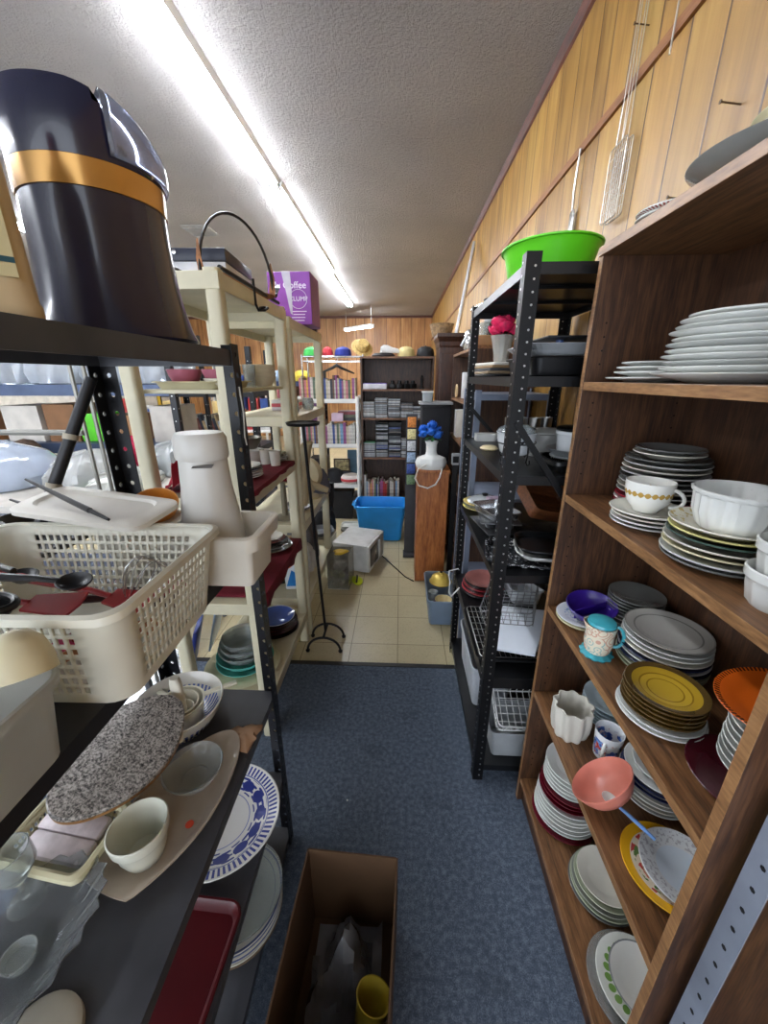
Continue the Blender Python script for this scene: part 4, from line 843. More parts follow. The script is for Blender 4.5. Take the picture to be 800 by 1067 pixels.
book_row(-.40, .0, 4.468, .295, .17, .23, .010, .024, 'low in the back bookcase', 'books low in the back bookcase', 3)
place('box_file', book_me(.03, .28, .2, 0).mesh('box_file', [M((214, 214, 210), .5), pagem], smooth=False), (-.417, 4.468, .2955), 'tall white file at the left end of the low back bookcase shelf', 'file')
cdm = [M(c, .3, vary=.2, sc=60) for c in ((150, 152, 154), (90, 92, 96), (196, 196, 192), (60, 62, 66), (120, 110, 100), (170, 176, 180))]
cds = [MB().box((0, 0, .005), (.135, .12, .0098), None, 0, .0008).mesh('disc_case', m_, smooth=False) for m_ in cdm]
cdg = MB().box((0, 0, .005), (.135, .12, .0098), None, 0, .0008).mesh('disc_case', M((70, 130, 90), .3), smooth=False)
cdb = MB().box((0, 0, .005), (.135, .12, .0098), None, 0, .0008).mesh('disc_case', M((70, 84, 130), .3), smooth=False)
cdn = ['pale grey', 'grey', 'white', 'black', 'brown', 'silver']
rnd = random.Random(5)
def cd_stack(x, y, z, n, where, group):
    for i in range(n):
        k_ = rnd.choice([0, 0, 1, 2, 3, 5, 5, 4])
        place('disc_case', cds[k_], (x + rnd.uniform(-.004, .004), y + rnd.uniform(-.006, .006), z + .0003 + i * .0102), '%s disc case, %s in %s' % (cdn[k_].replace('pale grey', 'ash'), 'topmost' if i == n - 1 else ORD[i], where), 'disc case', group, (0, 0, rnd.uniform(-.06, .06)))
for j, (x, n) in enumerate(((-.365, 17), (-.222, 21), (-.078, 20), (.066, 16))):
    cd_stack(x, 4.54, 1.235, n, 'the %s stack, upper disc shelf, back bookcase' % ['leftmost', 'second from left', 'third from left', 'fourth from left'][j], 'disc stack upper ' + 'abcd'[j])
cd_stack(.2, 4.54, 1.235, 12, 'the rightmost stack, upper disc shelf, back bookcase', 'disc stack upper right end')
def tower(x, lab, z=.785, h=.40):
    t = thing('disc_tower', lab, 'disc rack', (x, 4.55, z)); b = MB()
    for s in (-1, 1): b.bx(s * .072, s * .068, -.06, .06, 0, h)
    b.bx(-.0679, .0679, .055, .06, 0, h); b.bx(-.0679, .0679, -.06, .0549, h - .005, h); b.bx(-.0679, .0679, -.06, .0549, 0, .004)
    b.build('frame', M((20, 20, 22), .4), t, smooth=False); return t
for j, (x, n) in enumerate(((-.215, 24), (-.065, 22))):
    tower(x, '%s black disc tower on the lower disc shelf of the back bookcase' % ['left', 'right'][j])
    for i in range(n):
        if i in ((5, 11, 12, 19), (4, 9, 16, 17))[j]: continue
        k_ = rnd.randrange(7)
        place('disc_case', (cds + [cdb])[k_], (x, 4.545, .7898 + i * .0155), '%s disc case, slot %s in the %s black disc tower' % ((cdn + ['blue'])[k_], ORD[i].replace(' lowest', ' from bottom'), ['left', 'right'][j]), 'disc case', 'discs in the %s tower' % ['left', 'right'][j], )
cd_stack(-.362, 4.54, .785, 16, 'the leftmost stack, lower disc shelf, back bookcase', 'disc stack lower left')
place('disc_case', cdg, (-.362, 4.54, .785 + 16 * .0102 + .0005), 'green disc case topmost of the leftmost stack on the lower disc shelf', 'disc case')
cd_stack(.08, 4.54, .785, 22, 'the right stack, lower disc shelf, back bookcase', 'disc stack lower right')
place('laptop_box', MB().box((0, 0, .028), (.26, .2, .056), None, 0, .004).box((0, 0, .06), (.262, .2, .008), None, 1, .002).mesh('laptop_box', [M((206, 204, 210), .4), M((100, 70, 160), .4)]), (-.29, 4.56, 1.5455), 'flat white and purple box on the top shelf of the back bookcase', 'box')
for i, x in enumerate((-.1, -.02, .06, .13)): place('camera', MB().box((0, 0, .03), (.07, .06, .055), None, 0, .008).lathe([(0, 0), (.022, 0), (.022, .03), (.016, .032), (0, .028)], (0, 0, .058), 20).mesh('camera', blackp), (x, 4.56, 1.5455), 'black camera, %s of four beside the flat white and purple box' % ['leftmost', 'second from left', 'third from left', 'rightmost'][i], 'camera', rot=(0, 0, .2 * i))
place('figurine', MB().lathe([(0, 0), (.03, 0), (.028, .01), (.012, .03), (.014, .07), (.02, .1), (.008, .12), (.012, .135), (0, .15)], n=20).mesh('figurine', blackp), (.23, 4.56, 1.5455), 'slim black figurine at the right of the top shelf of the back bookcase', 'figurine')
# on top of the back bookcase
def cap_thing(loc, c, c2, lab, rz=0, s=1.0):
    t = thing('baseball_cap', lab, 'cap', loc, rz)
    MB().lathe([(.088 * s, 0), (.09 * s, .03), (.08 * s, .075), (.05 * s, .1), (.012 * s, .108), (0, .109)], n=32, ky=1.08).build('crown', M(c, .7, vary=.15), t)
    MB().loft([[(.085 * s * math.sin(a), -.09 * s * math.cos(a), .006) for a in [(-1.1 + 2.2 * i / 10) for i in range(11)]], [(.085 * s * math.sin(a) * 1.02, -.09 * s * math.cos(a) - .075 * s * math.cos(a * 1.2), .004 - .02 * abs(a) * 0 + .002) for a in [(-1.1 + 2.2 * i / 10) for i in range(11)]]], cyc=False).build('brim', M(c2, .7), t)
    MB().lathe([(0, .108), (.007, .108), (.006, .114), (0, .115)], n=12).build('button', M(c2, .7), t); return t
cap_thing((.05, 4.6, 1.8805), (206, 190, 130), (170, 150, 90), 'cream and olive cap in the middle of the back bookcase top', .9); cap_thing((.26, 4.58, 1.8805), (26, 26, 28), (20, 20, 22), 'black cap at the right end of the back bookcase top', 1.4)
sh = thing('white_shoe', 'white shoe lying on a black bag on the back bookcase top', 'shoe', (-.13, 4.56, 1.92), .3); MB().prism([(-.1, 0), (.1, 0), (.12, .012), (.115, .02), (-.1, .02)], -.035, .035, axis=1).build('sole', M((220, 220, 216), .5), sh); MB().loft([[(x + rx * math.cos(a) * .0, ry * math.cos(a), .02 + rz_ * max(0, math.sin(a))) for a in [PI * i / 8 for i in range(9)]] for x, ry, rz_, rx in ((-.1, .02, .04, 0), (-.07, .033, .06, 0), (-.02, .034, .058, 0), (.03, .034, .038, 0), (.09, .026, .026, 0), (.115, .01, .01, 0))], cyc=False).build('upper', M((226, 226, 224), .5), sh)
place('handbag', MB().lathe([(0, 0), (.12, 0), (.13, .015), (.1, .036), (0, .038)], n=30, ky=.6).mesh('handbag', M((40, 36, 38), .6, vary=.3)), (-.2, 4.57, 1.8805), 'flat black bag under the white shoe on the back bookcase top', 'bag')
# white plastic shelving with books
ws = thing('plastic_shelving', 'white plastic shelving unit of books and hats beside the back bookcase', 'shelving', (-.81, 4.62, 0))
wpl = M((222, 222, 218), .4, vary=.04)
for z in (1.44, .94, .46): 
    tb_ = MB().bx(-.335, .335, -.17, .17, z - .045, z, 0, .004)
    tb_.build('shelf', wpl, ws, smooth=False)
for sx in (-1, 1):
    for sy in (-1, 1): MB().tube([(sx * .325, sy * .155, 0), (sx * .325, sy * .155, 1.47)], .022, 12).build('post', wpl, ws)
wr = thing('wire_shelving', 'chrome wire shelf carrying hats above the white plastic shelving', 'wire shelf', (-.81, 4.985, 0))
wire_rack(wr, 'wire_shelf', .72, .3, 30, 4, .003, chrome, (0, 0, 1.90)); wire_rack(wr, 'wire_shelf', .72, .3, 30, 4, .003, chrome, (0, 0, .15)); wire_rack(wr, 'rail', .72, .3, 1, 1, .004, chrome, (0, 0, 1.85))
for sx in (-1, 1):
    for sy in (-1, 1): MB().tube([(sx * .36, sy * .15, 0), (sx * .36, sy * .15, 1.92)], .011, 10).build('post', chrome, wr)
book_row(-1.13, -.49, 4.46, 1.44, .19, .25, .012, .03, 'on the upper white shelf', 'books on the upper white shelf', 11)
book_row(-1.13, -.50, 4.46, .94, .19, .25, .014, .034, 'on the middle white shelf', 'books on the middle white shelf', 12)
place('gift_box', MB().box((0, 0, .045), (.13, .12, .09), None, 0, .003).mesh('gift_box', [M((206, 180, 200), .5)]), (-.72, 4.53, 1.193), 'pink and lilac box lying on the books of the middle white shelf', 'box')
for i in range(3): place('board_game', MB().box((0, 0, .018), (.24, .2, .034), None, 0, .002).mesh('board_game', M([(60, 60, 66), (96, 100, 84), (130, 60, 70)][i], .5, vary=.3)), (-.60, 4.62, 1.193 + .0355 * i), '%s flat box in the pile lying on the books of the middle white shelf' % ['dark grey', 'olive', 'dark pink'][i], 'box', 'flat boxes on the books')
place('seat_cushion', MB().lathe([(0, 0), (.1, .004), (.115, .03), (.116, .05, 1), (.116, .062, 1), (.112, .075), (.09, .1), (0, .106)], n=40).mesh('seat_cushion', [M((216, 204, 196), .8), M((206, 70, 80), .8)]), (-.60, 4.55, .4605), 'round off white cushion with a red band on the low white shelf', 'cushion')
fr = thing('picture_frame', 'small brown framed picture on the low shelf of the white shelving', 'picture', (-.715, 4.66, .57)); 
tag(fr, fr['label'], 'picture'); MB().bx(-.1, .1, 0, .012, 0, .16, 0, .002).bx(-.085, .085, -.002, .0, .015, .145, 1).build('frame', [dk, M((196, 180, 130), .5, vary=.4, sc=25)], fr, smooth=False); MB().bx(-.1, .1, -.03, .05, -.1095, -.0005).build('stand_box', M((70, 74, 84), .6), fr, smooth=False)
place('bag', MB().lathe([(0, 0), (.11, 0), (.12, .06), (.09, .14), (.04, .17), (0, .175)], n=24, ky=.7).mesh('bag', M((30, 30, 34), .7, vary=.2)), (-.80, 4.58, .4605), 'rounded black bag on the low shelf of the white shelving', 'bag')
cap_thing((-1.07, 4.97, 1.9045), (70, 190, 90), (50, 150, 70), 'bright green cap on the chrome wire shelf', .2, 1.2); cap_thing((-.885, 4.97, 1.9045), (196, 50, 60), (170, 40, 50), 'red cap between the green cap and the blue cap', .7, .7); cap_thing((-.70, 4.97, 1.9045), (46, 60, 150), (40, 50, 130), 'blue cap with a white top on the chrome wire shelf', -.3, 1.1)
h = thing('straw_hat', 'tan straw hat tilted at the right end of the chrome wire shelf', 'hat', (-.47, 4.96, 2.0), rot=(.9, 0, .4)); MB().lathe([(.13, .0), (.125, .006), (.085, .012), (.078, .06), (.06, .085), (0, .08), (0, .076), (.058, .08), (.074, .058), (.08, .006), (.125, 0)], n=40).build('hat_body', M((206, 176, 110), .7, vary=.2, sc=40), h); MB().lathe([(.086, .014), (.085, .028), (.083, .028), (.083, .014)], n=40).build('band', M((170, 140, 84), .7), h)
hg = thing('clothes_hanger', 'black clothes hanger above the books of the upper white shelf', 'hanger', (-.74, 4.70, 1.80)); MB().tube([(-.2, 0, -.09), (-.05, 0, -.03), (0, 0, 0), (.05, 0, -.03), (.2, 0, -.09)], [.008, .016, .02, .016, .008], 8).build('shoulders', blackp, hg); MB().tube([(0, 0, 0), (0, 0, .045), (.014, 0, .058), (.012, .0, .075), (-.004, 0, .08), (-.014, .0, .07)], .0025).build('hook', steel, hg); MB().tube([(-.004, 0, .08), (-.004, .08, .09), (-.004, .135, .10)], .0015).build('string', steel, hg)
# blue tote, microwave and clutter on the tiles
blu = M((40, 150, 226), .35, vary=.06)
bt = thing('storage_tote', 'bright blue plastic tote standing empty on the tile floor', 'tote', (-.20, 3.98, 0)); tub_mb(.53, .36, .40, .82, .05, .005, .02, .03).build('tub_body', blu, bt)
for s in (-1, 1): MB().tube([(s * .285, -.07, .388), (s * .302, -.06, .378), (s * .302, .06, .378), (s * .285, .07, .388)], .008).build('handle', blu, bt)
mw = thing('microwave_oven', 'white microwave oven on the tile floor in front of the blue tote', 'microwave', (-.385, 3.33, 0), -.27)
MB().bx(-.17, .165, -.21, .21, .012, .268, 0, .006).build('body', M((206, 206, 204), .35), mw); MB().bx(.1655, .185, -.21, .08, .016, .264, 0, .004).build('door', M((214, 214, 210), .3), mw); MB().bx(.1852, .1872, -.18, .04, .05, .23, 0, .0008).build('door_window', M((96, 96, 94), .2), mw); MB().bx(.1655, .184, .083, .21, .016, .264, 0, .004).build('control_panel', M((196, 196, 192), .4), mw); MB().bx(.1855, .2, .05, .066, .05, .23, 0, .004).build('handle', M((206, 206, 200), .4), mw)
for sx in (-.14, .14):
    for sy in (-.17, .17): MB().bx(sx - .015, sx + .015, sy - .015, sy + .015, 0, .0125).build('foot', blackp, mw)
# ------------------------------------------------------------------ near left: black slotted rack
def hole_post(h, w, mat, parent, x, y, sx, sy, pitch=.045, r=.006, name='post'):
    """angle post of two flanges, each pierced by a row of round holes"""
    b = MB(); n = int(h / pitch); bm = b.bm
    for ax in (0, 1):
        def P(u, z): return (x + sx * u, y, z) if ax == 0 else (x, y + sy * u, z)
        hz = h / n; prevL = prevR = None
        cols = {}
        def V(u, z):
            k_ = (round(u, 5), round(z, 5))
            if k_ not in cols: cols[k_] = bm.verts.new(P(u, z))
            return cols[k_]
        for i in range(n):
            z0, z1 = i * hz, (i + 1) * hz; zc = (z0 + z1) / 2; uc = w * .5
            ring = [V(uc + r * math.cos(a), zc + r * math.sin(a)) for a in [PI / 4 * k_ for k_ in range(8)]]
            outer = [V(w, zc), V(w, z1), V(uc, z1), V(0, z1), V(0, zc), V(0, z0), V(uc, z0), V(w, z0)]
            for k_ in range(8): b.face((outer[k_], outer[(k_ + 1) % 8], ring[(k_ + 1) % 8], ring[k_]))
    o = b.build(name, mat, parent, smooth=False); m = o.modifiers.new('thickness', 'SOLIDIFY'); m.thickness = .0025; m.offset = 0; return o
LX0, LX1, LY0, LY1 = -.742, -.392, -.15, .985
lr = thing('metal_rack', 'nearest black slotted steel rack on the left holding the navy appliance and baskets', 'rack', ((LX0 + LX1) / 2, (LY0 + LY1) / 2, 0))
LC = Vector(lr.location); lx, ly = (LX1 - LX0) / 2, (LY1 - LY0) / 2
navyblk = M((14, 15, 21), .42, vary=.25, sc=16)
for sx in (-1, 1): hole_post(1.735, .04, navyblk, lr, sx * lx, ly, -sx, -1); slot_post(1.735, .04, navyblk, darkhole, lr, sx * lx, -ly, -sx, 1)
lshelf = M((78, 79, 84), .35, vary=.2, sc=6)
pan_shelf(-lx + .0035, lx - .0035, -ly + .0035, ly - .0035, 1.722, lr, M((74, 76, 82), .4, vary=.2), .035)
pan_shelf(-lx + .0035, lx - .042, -ly + .0035, ly - .0035, 1.20, lr, M((34, 33, 35), .4, vary=.2), .03)
pan_shelf(-lx + .0035, lx - .0035, -ly + .0035, ly - .0035, .70, lr, lshelf, .03)
pan_shelf(-lx + .0035, lx - .0035, -ly + .0035, ly - .0035, .335, lr, lshelf, .03)
pan_shelf(-lx + .0035, lx - .0035, -ly + .0035, ly - .0035, .045, lr, lshelf, .03)
o = MB().tube([(-lx + .012, ly - .05, 1.66), (-.325, ly - .20, 1.22)], .013, 10).build('brace', navyblk, lr)
for f in (.3, .55): 
    p = Vector((-lx + .012 + (-.325 + lx - .012) * f, ly - .05 - .15 * f, 1.66 - .44 * f)); MB().tube([p + Vector((.001, .002, .006)), p + Vector((-.001, -.002, -.006))], .016, 10).build('tie', M((170, 160, 140), .5), lr)
MB().tube([(lx + .002, ly - .022, 1.64), (lx + .004, ly - .018, 1.58), (lx + .003, ly - .024, 1.52), (lx + .004, ly - .02, 1.5)], .0018, 5).build('string', M((206, 204, 196), .7), lr)
# navy appliance on top
ap = thing('countertop_appliance', 'big glossy navy countertop appliance with a gold band and clear hood, on the nearest rack', 'appliance', (-.576, .85, 1.7225))
nav = M((30, 32, 56), .2, coat=.25, vary=.12, sc=5)
KY = 1.0
flare = lambda a, r, z: 1 + (.10 * max(0, math.sin(a)) ** 3 * max(0, (.14 - z) / .14) ** 1.5)
prof = [(0, .004), (.139, .004), (.143, .012), (.135, .03), (.126, .07), (.119, .12), (.1155, .18), (.115, .234)]
b = MB().lathe(prof + [(0, .234)], n=72, fn=flare, ky=KY); b.build('lower_body', nav, ap)
goldb = M((206, 156, 84), .2, metal=.55, vary=.25, sc=3)
MB().lathe([(.112, .2345), (.1175, .2345), (.119, .274), (.113, .274)], n=72, ky=KY).build('band', goldb, ap)
def slant(mb):
    for v_ in mb.bm.verts:
        if v_.co.z > .28: v_.co.z += (.012 - .105 * max(0, (v_.co.y + .10) / .22) ** 1.25) * (v_.co.z - .28) / .09
    return mb
ub = slant(MB().lathe([(.0, .2745), (.119, .2745), (.121, .31), (.120, .345), (.114, .362), (.08, .37), (0, .372)], n=72, ky=KY))
for v_ in ub.bm.verts:
    a_ = math.degrees(math.atan2(v_.co.y, v_.co.x))
    if -40 <= a_ <= 97 and v_.co.z > .2748: v_.co.z = .2745 + (v_.co.z - .2745) * .16
ub.build('upper_body', nav, ap)
arc = [math.radians(d) for d in range(-40, 100, 6)]
hood = slant(MB().loft([[(r * math.cos(a), r * math.sin(a) * KY, z) for a in arc] for r, z in ((.1225, .282), (.127, .286), (.1285, .31), (.1275, .35), (.119, .366), (.1, .368), (.05, .369))], cyc=False))
o = hood.build('clear_hood', M((206, 212, 230), .1, trans=.88, vary=.03), ap); o.modifiers.new('t', 'SOLIDIFY').thickness = .002
for a in (-.9, .9, 2.3, 4.0): MB().lathe([(0, 0), (.016, 0), (.018, .004), (0, .0042)], n=14).build('foot', blackp, ap, (.11 * math.cos(a), .11 * math.sin(a), -.0003))
MB().prism([(0, 0), (.008, .004), (.002, .01)], 0, .001).build('sticker', M((206, 190, 130), .5), ap, (.1195, -.01, .277), (PI / 2, 0, PI / 2))
# cream jug with label
jg = thing('plastic_jug', 'cream plastic jug with a printed label left of the navy appliance', 'jug', (-.585, .505, 1.7225), -.7)
crj = M((206, 186, 150), .4, vary=.05)
MB().loft([[(x, y, z) for x, y in rrect(w, d, .03, 5)] for w, d, z in ((.19, .20, 0), (.20, .21, .01), (.20, .21, .022), (.196, .206, .026), (.19, .2, .255), (.17, .18, .29), (.09, .1, .32), (.06, .06, .33))]).build('jug_body', crj, jg)
MB().lathe([(0, .3305), (.032, .3305), (.033, .36), (.03, .363), (0, .363)], n=24).build('cap', M((190, 60, 50), .4), jg)
MB().box((.0975, .02, .11), (.003, .13, .12)).build('label_panel', M((214, 204, 160), .5), jg)
ink = M((40, 84, 96), .5)
for s_, (yy, zz), sz in (('E', (.066, .128), .034), ('BLT', (.05, .088), .03)): put('label_text', text_mesh('label_text', s_, sz, ink), jg, (.0995, yy, zz), (PI / 2, 0, PI / 2))
MB().box((.0995, .05, .068), (.0008, .07, .006)).build('label_line', ink, jg)
# middle shelf: laundry basket, bin, jug, clear tub
whp = M((226, 224, 208), .4, vary=.06, trans=.08); zt = 1.2005
bsk = tag(grid_basket_mb(.45, .325, .165, .9, .036, .0185, .0065, 7, solid=.016).build('laundry_basket', whp, None, (-.603, .572, zt), (0, 0, .02)), 'white pierced plastic basket of kitchen utensils on the nearest black rack', 'basket')
bsk.modifiers.new('t', 'SOLIDIFY').thickness = .003
bn = thing('storage_bin', 'cream plastic bin with a thick rim behind the white utensil basket', 'bin', (-.495, .847, zt)); tub_mb(.34, .165, .132, .93, .016, .004, .016, .036).build('bin_body', M((220, 215, 202), .45, vary=.06), bn)
tub_o = thing('food_container', 'clear rectangular container holding cream ladles at the left edge of the nearest rack', 'container', (-.545, .245, zt)); tub_mb(.26, .26, .12, .9, .03, .003, .008, .012).build('container_body', M((226, 226, 220), .3, trans=.65, vary=.05), tub_o)
MB().box((.02, .05, .006), (.1, .07, .002), (0, 0, .3)).build('green_scrap', M((120, 190, 90), .6), tub_o)
MB().tube([(-.1, -.08, .015), (-.03, 0, .02), (.05, .06, .018), (.09, .09, .03)], .008).build('grey_strap', M((90, 92, 96), .6), tub_o)
def ladle(loc, rot, lab, c=(222, 214, 180)):
    t = thing('ladle', lab, 'ladle', loc, rot=rot); m_ = M(c, .35, vary=.05)
    MB().lathe([(0, -.05), (.015, -.047), (.027, -.034), (.034, -.014), (.036, .006), (.033, .006), (.031, -.012), (.024, -.031), (.013, -.043), (0, -.046)], n=32).build('ladle_bowl', m_, t); MB().tube([(-.038, 0, .003), (-.08, 0, .02), (-.15, 0, .03), (-.2, 0, .026)], [.006, .007, .007, .008], 8).build('handle', m_, t); return t
ladle((-.445, .352, zt + .132), (2.75, .1, .9), 'cream ladle, upper of the two heaped in the clear container'); ladle((-.47, .235, zt + .12), (2.8, .0, .5), 'pale ladle, lower of the two heaped in the clear container', (216, 214, 206))
# white pitcher standing in the bin
wj = thing('blender_jug', 'grey white plastic pitcher with a domed top standing in the cream bin', 'pitcher', (-.445, .846, zt + .0045))
gwp = M((196, 194, 188), .3, vary=.05)
MB().lathe([(0, 0), (.074, 0), (.076, .01), (.073, .08), (.066, .15), (.056, .22), (.052, .285), (0, .285)], n=48, ky=.9).build('jug_body', gwp, wj); MB().lathe([(0, .2855), (.056, .2855), (.058, .292), (.057, .33), (.05, .342), (0, .345)], n=48, ky=.9).build('lid', gwp, wj)
MB().prism([(-.022, 0), (.02, 0), (.026, .008), (-.018, .005)], 0, .0014).build('spout_slot', M((70, 66, 60), .5), wj, (.022, -.0505, .273), (PI / 2, 0, .2))
# lid laid across basket and bin
ldw = tag(MB().loft([[(x, y, z) for x, y in rrect(w, d, .03, 4)] for w, d, z in ((.3, .12, 0), (.32, .14, .004), (.32, .14, .014), (.3, .12, .02), (.26, .09, .02), (.25, .08, .014))]).build('bin_lid', M((210, 206, 196), .4, vary=.05), None, (-.66, .775, 1.385), (.12, .06, -.15)), 'grey white plastic lid lying across the back of the utensil basket', 'lid')
tag(bowl_me(.06, .035, M((222, 140, 50), .35), .003, .5) and put('plastic_bowl', bowl_me(.055, .045, M((222, 140, 50), .35), .003, .5), None, (-.60, .885, zt + .135), (.5, .2, 0)), 'orange plastic bowl tipped in the cream bin beside the pitcher', 'bowl')
place('serving_plate', plate_me(.07, offw, .014), (-.585, .84, zt + .1325), 'small off white plate in the cream bin below the orange bowl', 'plate', rot=(.1, .05, 0))
# utensils in the basket
def utensil(loc, rot, kind, c, lab, L=.22):
    t = thing(kind, lab, kind.replace('_', ' '), loc, rot=rot); m_ = M(c, .35, vary=.1)
    MB().tube([(-L / 2, 0, 0), (-L / 4, 0, .003), (L * .15, 0, .004), (L / 2 - .07, 0, 0)], [.009, .008, .006, .005], 8).build('handle', m_, t)
    if kind == 'spatula': MB().prism([(0, -.02), (.075, -.032), (.08, .0), (.075, .032), (0, .02)], -.002, .002).build('blade', m_, t, (L / 2 - .072, 0, 0))
    elif kind == 'spoon': MB().lathe([(0, -.012), (.02, -.008), (.03, .002), (.028, .003), (.018, -.005), (0, -.009)], n=24, ky=.72).build('spoon_bowl', m_, t, (L / 2 - .045, 0, 0))
    return t
REDU, BLKU, PNK = (150, 30, 34), (26, 26, 28), (196, 40, 96)
U = [('spatula', (-.69, .52, zt + .115), (.1, .1, .15), REDU, 'dark red spatula lying at the left of the utensil basket', .3), ('spatula', (-.60, .60, zt + .095), (.1, .12, -.1), REDU, 'dark red spatula lying across the middle of the utensil basket', .3), ('spoon', (-.66, .56, zt + .135), (.3, .05, .05), BLKU, 'black spoon on the red spatulas in the utensil basket', .3), ('spoon', (-.74, .62, zt + .12), (.1, .05, -.3), BLKU, 'black spoon at the back left of the utensil basket', .2),
     ('spatula', (-.62, .47, zt + .06), (.0, .1, .3), PNK, 'hot pink spatula low at the front of the utensil basket', .28), ('spatula', (-.50, .60, zt + .06), (.2, -.05, 1.2), (140, 24, 30), 'crimson spatula low at the right side of the utensil basket', .2), ('spoon', (-.47, .52, zt + .05), (.1, .1, 1.0), (176, 120, 80), 'wooden spoon low at the right side of the utensil basket', .18), ('spatula', (-.55, .64, zt + .05), (.3, .2, .5), (60, 30, 34), 'brownish spatula low at the back right of the utensil basket', .2), ('spoon', (-.60, .46, zt + .045), (.2, 0, -.2), (40, 60, 50), 'dark green spoon low at the front of the utensil basket', .22)]
for kd, loc, rot, c, lab, L in U: utensil(loc, rot, kd, c, lab, L)
t = thing('skimmer', 'black skimmer with an open oval loop at the left of the utensil basket', 'skimmer', (-.615, .475, zt + .14), rot=(.1, .05, .05)); MB().tube([(.04 * math.cos(a * PI / 12), .022 * math.sin(a * PI / 12), 0) for a in range(24)], .006, 8, closed=True).lathe([(0, -.02), (.03, -.016), (.038, 0), (.03, -.012), (0, -.016)], n=24, ky=.55).build('loop', M(BLKU, .3), t); MB().tube([(-.04, 0, 0), (-.12, 0, .01), (-.2, 0, .012)], [.006, .007, .008], 8).build('handle', M(BLKU, .3), t)
t = thing('whisk', 'silver balloon whisk standing up at the right in the utensil basket', 'whisk', (-.505, .60, zt + .05), rot=(-.25, .55, 0))
b = MB()
for i in range(6):
    a = PI * i / 6; P = []
    for j in range(13):
        q = -1 + 2 * j / 12; P.append((.034 * math.copysign(abs(math.sin(PI * q)) ** .8, q) * math.cos(a) * 1.1, .034 * math.copysign(abs(math.sin(PI * q)) ** .8, q) * math.sin(a) * 1.1, .11 * math.cos(PI * q / 2) ** .8 if abs(q) < 1 else 0))
    b.tube(P, .001, 4)
b.build('wires', steel, t); MB().tube([(0, 0, .004), (0, 0, -.05)], .007).build('handle', steel, t)
for i, (p0, p1, lab) in enumerate((((-.86, .83, 1.44), (-.63, .72, 1.405), 'long black handle poking up left of the white lid, the upper one'), ((-.88, .80, 1.40), (-.68, .73, 1.38), 'long black handle poking up left of the white lid, the lower one'))):
    t = thing('knife', lab, 'utensil', p1); v_ = Vector(p0) - Vector(p1); MB().tube([(0, 0, 0), v_ * .5, v_], [.006, .005, .0025], 8).build('handle', M(BLKU, .4), t); MB().tube([(0, 0, 0), tuple(-v_ * .25)], [.005, .003], 6).build('shank', M(BLKU, .4), t)
# second shelf (z .70)
z = .7005
blueband = NT('blue_pattern_bowl'); v = blueband.obj(); sp = blueband.n('ShaderNodeSeparateXYZ'); blueband.l(v, sp.inputs[0]); a_ = blueband.math('ARCTAN2', sp.outputs[1], sp.outputs[0])
mk = blueband.math('MULTIPLY', blueband.math('LESS_THAN', sp.outputs[2], .05), blueband.math('GREATER_THAN', blueband.math('SINE', blueband.math('MULTIPLY', a_, 46.0)), -.1)); blueband.base(blueband.mix(mk, lin((216, 214, 206)), lin((90, 108, 170)))); blueband.set(Roughness=.2, Coat_Weight=.3)
place('serving_bowl', bowl_me(.122, .085, blueband.m, .005, .6), (-.628, .845, z), 'white bowl with a blue striped base holding nested measuring cups', 'bowl')
def mcup(loc, r, h, rz, rot, lab):
    t = thing('measuring_cup', lab, 'measuring cup', loc, rot=rot); m_ = M((222, 218, 200), .35, vary=.05)
    MB().lathe([(0, 0), (r * .8, 0), (r * .84, .003), (r, h - .002), (r * 1.04, h), (r * .95, h), (r * .8, .006), (0, .004)], n=36).build('cup_body', m_, t)
    MB().box((r + .045, 0, h - .003), (.095, .018, .005), None, 0, .002).build('handle', m_, t, rot=(0, 0, rz)); return t
mcup((-.62, .845, z + .0065), .062, .075, .6, (0, 0, 0), 'largest cream measuring cup nested in the blue striped bowl'); mcup((-.618, .84, z + .0125), .048, .072, 5.2, (.0, 0, 0), 'middle cream measuring cup nested in the largest one'); mcup((-.60, .825, z + .085), .033, .045, 2.6, (0, 0, 0), 'small cream measuring cup sitting on top of the nested cups').location = (-.618, .84, z + .019)
scp = thing('scoop', 'upright cream scoop with a broad flat handle standing in the measuring cups', 'scoop', (-.618, .838, z + .0245)); MB().loft([[(x, y, zz) for x, y in rrect(w, .02, .008, 3)] for w, zz in ((.03, .0), (.034, .07), (.032, .13), (.024, .15))]).build('handle', M((220, 216, 200), .35), scp)
# granite board
gr = NT('granite'); v = gr.obj(); n1 = gr.noise(v, 190, 3, .75); n2 = gr.noise(v, 80, 2, .6)
gr.base(gr.ramp(gr.math('ADD', gr.math('MULTIPLY', n1, .7), gr.math('MULTIPLY', n2, .3)), [(.38, (24, 24, 24)), (.47, (110, 106, 102)), (.54, (168, 162, 156)), (.64, (196, 190, 184))])); gr.set(Roughness=.55)
gb_ = thing('granite_board', 'speckled grey granite board on a wooden base leaning over small white basket', 'board', (-.655, .665, .81), rot=(.06, .30, -.30))
el = [(.098 * math.cos(a) * (1 + .1 * math.cos(2 * a)), .158 * math.sin(a)) for a in [2 * PI * i / 56 for i in range(56)]]
MB().loft([[(x * s, y * s, zz) for x, y in el] for s, zz in ((.96, .0), (1, .004), (1, .012), (.98, .016))]).build('stone_top', gr.m, gb_)
MB().loft([[(x * s, y * s, zz) for x, y in el] for s, zz in ((.9, -.018), (.99, -.01), (.99, -.0005))]).build('wooden_base', wood('oak_base', [(110, 74, 36), (156, 112, 62), (176, 132, 80)], (8, 40, 40)), gb_)
